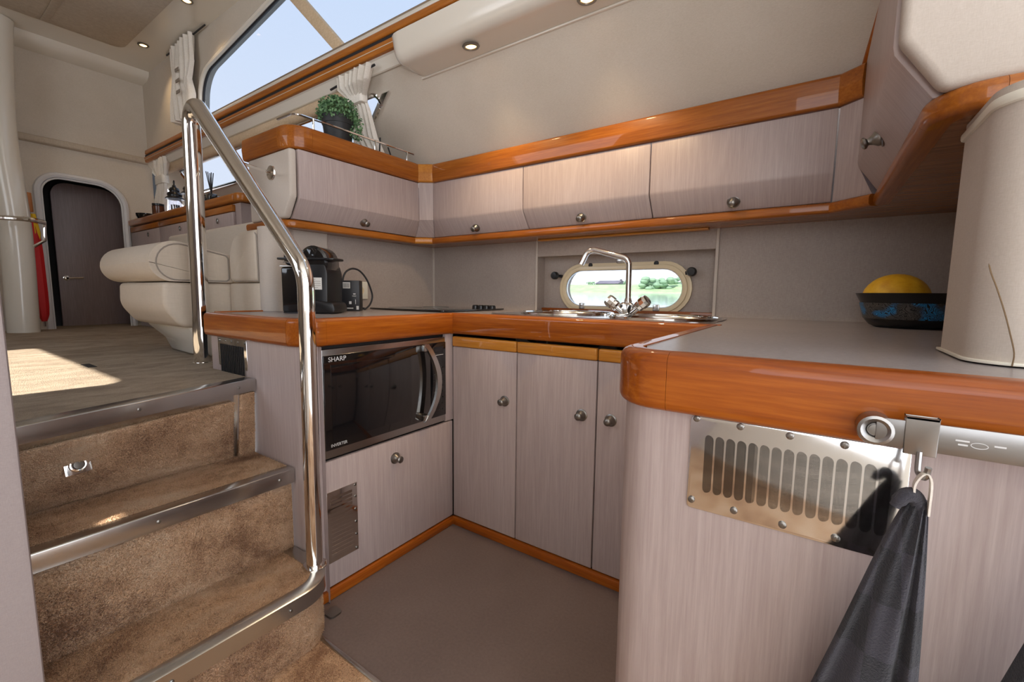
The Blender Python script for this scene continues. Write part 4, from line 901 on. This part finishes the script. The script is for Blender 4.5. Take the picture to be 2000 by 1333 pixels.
# ================================================================== BOWL AND MELON
bw = thing('bowl', 'black bowl with swirl patterned band on the peninsula worktop', 'bowl', (1.452, .29, ZC))
def bowlprof(r_in=0): return [(0, 0), (.070, 0), (.085, .006), (.098, .022), (.110, .070), (.122, .095), (.1185, .095), (.106, .070), (.094, .026), (.07, .01), (0, .009)]
MB().lathe(bowlprof(), (1.452, .29, ZC), n=40).build('shell', 'black', bw, ang=60)
MB().lathe([(.1005, .024), (.1115, .068), (.1095, .068), (.0985, .024)], (1.452, .29, ZC), n=40).build('patterned_band', 'swirl', bw)
tag(MB().ball((1.420, .285, ZC+.079), .076, .072, .070, 28, 16).build('melon', 'melon'), 'round yellow melon lying in the black bowl', 'melon')
# ================================================================== TOWEL RAIL, TOWELS
tr = thing('towel_rail', 'stainless utensil rail screwed to the peninsula edge', 'rail', (1.3, -.74, .85))
MB().box(1.300, 1.60, -.746, -.742, .842, .872).build('bar', 'railst', tr, bevel=.0008)
for xx in (1.300, 1.595):
    b_ = MB().lathe([(0, 0), (.0165, 0), (.0172, .018), (.016, .0235), (.013, .0245), (.009, .022), (.007, .019), (0, .019)], (xx, -.7235, .857), (0, -1, 0)).build('mount', 'railst', tr)
    MB().lathe([(0, .018), (.006, .018), (.006, .0215), (0, .022)], (xx, -.7235, .857), (0, -1, 0), 14).build('screw', 'nickel', b_)
for x0, x1, zz in ((1.362, 1.372, .858), (1.364, 1.371, .854), (1.389, 1.397, .857)): MB().box(x0, x1, -.7462, -.746, zz, zz+.0016).build('engraved_mark', 'print', tr)
MB().tube([(1.379+.006*math.cos(a), -.7462, .856+.0028*math.sin(a)) for a in [2*math.pi*i/18 for i in range(18)]], .0004, 4, closed=True).build('engraved_oval', 'print', tr)
def hook(x, lab):
    t = thing('towel_hook', lab, 'hook', (x, -.75, .84), 'flat steel hooks on the rail')
    MB().box(x-.013, x+.013, -.7505, -.7475, .838, .878).box(x-.013, x+.013, -.7505, -.738, .8745, .878).box(x-.013, x+.013, -.741, -.738, .856, .878).build('clip', 'railst', t, bevel=.0008)
    MB().tube(arcpath([((x, -.749, .842), 0), ((x, -.751, .820), .006), ((x+.004, -.765, .818), .006), ((x+.005, -.768, .832), 0)], 5), .0028, 8).build('prong', 'railst', t)
def towel(x, lab, seed):
    t = thing('towel', lab, 'towel', (x, -.74, .30), 'checked kitchen towels on the rail')
    rg = random.Random(seed); R = 34; K = 56; rings = []; uv = []
    z0, z1 = .792, .22
    ph = [rg.uniform(0, 6.28) for _ in range(4)]
    for i in range(R+1):
        f = i/R; z = z0+(z1-z0)*f
        hw = .010+.075*min(1, f*1.5)**.8; cx = x+.006-.028*min(1, f*1.4); dp = .008+.010*min(1, f*2)
        rg_ = []
        for k in range(K):
            a = 2*math.pi*k/K; c_, s_ = math.cos(a), math.sin(a)
            fold = 1+.55*min(1, f*3)*math.sin(6*a+ph[0]+f*1.2)+.28*math.sin(11*a+ph[1]+f)
            xx = cx+hw*c_*(1+.05*math.sin(7*f+a)); 
            if c_ > 0: xx = cx+hw*c_*(.42+.05*math.sin(3*f+ph[2]))
            rg_.append((xx, -.7385-.004-dp*1.1+dp*s_*fold*.95, z+.006*math.sin(4*a)*f))
        rings.append(rg_)
    mb = MB().loft(rings); o = mb.build('cloth', 'towel', t, ang=80)
    me = o.data; ul_ = me.uv_layers.new(name='UVMap'); base_ = wpos(t)
    for p in me.polygons:
        for li in p.loop_indices:
            v = me.vertices[me.loops[li].vertex_index].co; w = v+base_; ff = (z0-w.z)
            ang = math.atan2((w.x-(x-.015)), ff+.10)
            ul_.data[li].uv = (ang*9.5+.5, (ff+abs(ang)*.03)*17)
    MB().tube(smooth_path([(x+.004, -.752, .786), (x-.002, -.757, .797), (x-.010, -.760, .795), (x-.016, -.760, .783)], 4), [.0075]*4+[.0078]*4+[.007]*3+[.005]*2, 10).build('gathered_corner', 'towel', t, ang=80)
    P = smooth_path([(x-.002, -.757, .795), (x-.003, -.762, .812), (x+.002, -.769, .826), (x+.008, -.766, .818), (x+.010, -.758, .780)], 5)
    MB().loft([[(p.x-.0006, p.y-.0045, p.z), (p.x+.0012, p.y-.0045, p.z), (p.x+.0012, p.y+.0045, p.z), (p.x-.0006, p.y+.0045, p.z)] for p in P]).build('hanging_loop', 'curtain', t, ang=60)
hook(1.336, 'steel hook carrying the towel in front of the louvre plate'); towel(1.336, 'dark navy checked towel hanging beside the louvre plate', 2)
hook(1.462, 'steel hook beyond the right edge carrying the second towel'); towel(1.462, 'second dark towel just showing at the bottom right corner', 5)
# ================================================================== OUTSIDE THE PORTHOLE
def GZ(y): return -.35+.0275*y          # the boat heels a little, so the river tilts with it
tag(MB().add([(-120, 1.2, GZ(1.2)), (120, 1.2, GZ(1.2)), (120, 61.9, GZ(61.9)), (-120, 61.9, GZ(61.9))], [(0, 1, 2, 3)]).build('river', 'water'), 'calm pale river outside the porthole', 'water', kind='stuff')
bt = on(1220, 556, 'y', 68).z; bw_ = GZ(62)
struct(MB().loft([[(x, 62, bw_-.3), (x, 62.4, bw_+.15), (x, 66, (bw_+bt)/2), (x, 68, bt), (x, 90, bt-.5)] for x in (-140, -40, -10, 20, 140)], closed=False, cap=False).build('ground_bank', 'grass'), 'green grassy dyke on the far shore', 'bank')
bp0 = on(1168, 556, 'y', 72); bp1 = on(1211, 548, 'y', 72)
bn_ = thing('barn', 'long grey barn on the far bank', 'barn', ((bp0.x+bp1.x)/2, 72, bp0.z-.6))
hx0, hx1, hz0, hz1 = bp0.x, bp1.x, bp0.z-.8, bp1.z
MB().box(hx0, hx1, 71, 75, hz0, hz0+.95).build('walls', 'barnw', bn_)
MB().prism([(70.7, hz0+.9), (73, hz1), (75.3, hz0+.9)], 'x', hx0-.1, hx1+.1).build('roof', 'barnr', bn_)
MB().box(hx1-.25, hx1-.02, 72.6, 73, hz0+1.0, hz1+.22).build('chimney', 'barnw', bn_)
def tree(px, py, wpx, hpx, y, lab, gp='trees on the far bank'):
    c = on(px, py, 'y', y); k = (y-CAM.y)/F_PX*1.05; rg = random.Random(px)
    t = thing('tree', lab, 'tree', (c.x, y, c.z-hpx*k*.7), gp); mb = MB()
    for i in range(46):
        a = rg.uniform(-.5, .5); b = rg.uniform(-.5, .40); r = rg.uniform(.10, .22)
        mb.ball((c.x+a*wpx*k*(1-abs(b)*.5), y+rg.uniform(-.8, .8), c.z+b*hpx*k), r*wpx*k*.7, r*wpx*k*.7, r*hpx*k*1.0, 9, 6)
    mb.build('crown', 'tree', t); MB().tube([(c.x, y, c.z-hpx*k*.8), (c.x, y, c.z)], wpx*k*.03, 6).build('trunk', 'stem', t)
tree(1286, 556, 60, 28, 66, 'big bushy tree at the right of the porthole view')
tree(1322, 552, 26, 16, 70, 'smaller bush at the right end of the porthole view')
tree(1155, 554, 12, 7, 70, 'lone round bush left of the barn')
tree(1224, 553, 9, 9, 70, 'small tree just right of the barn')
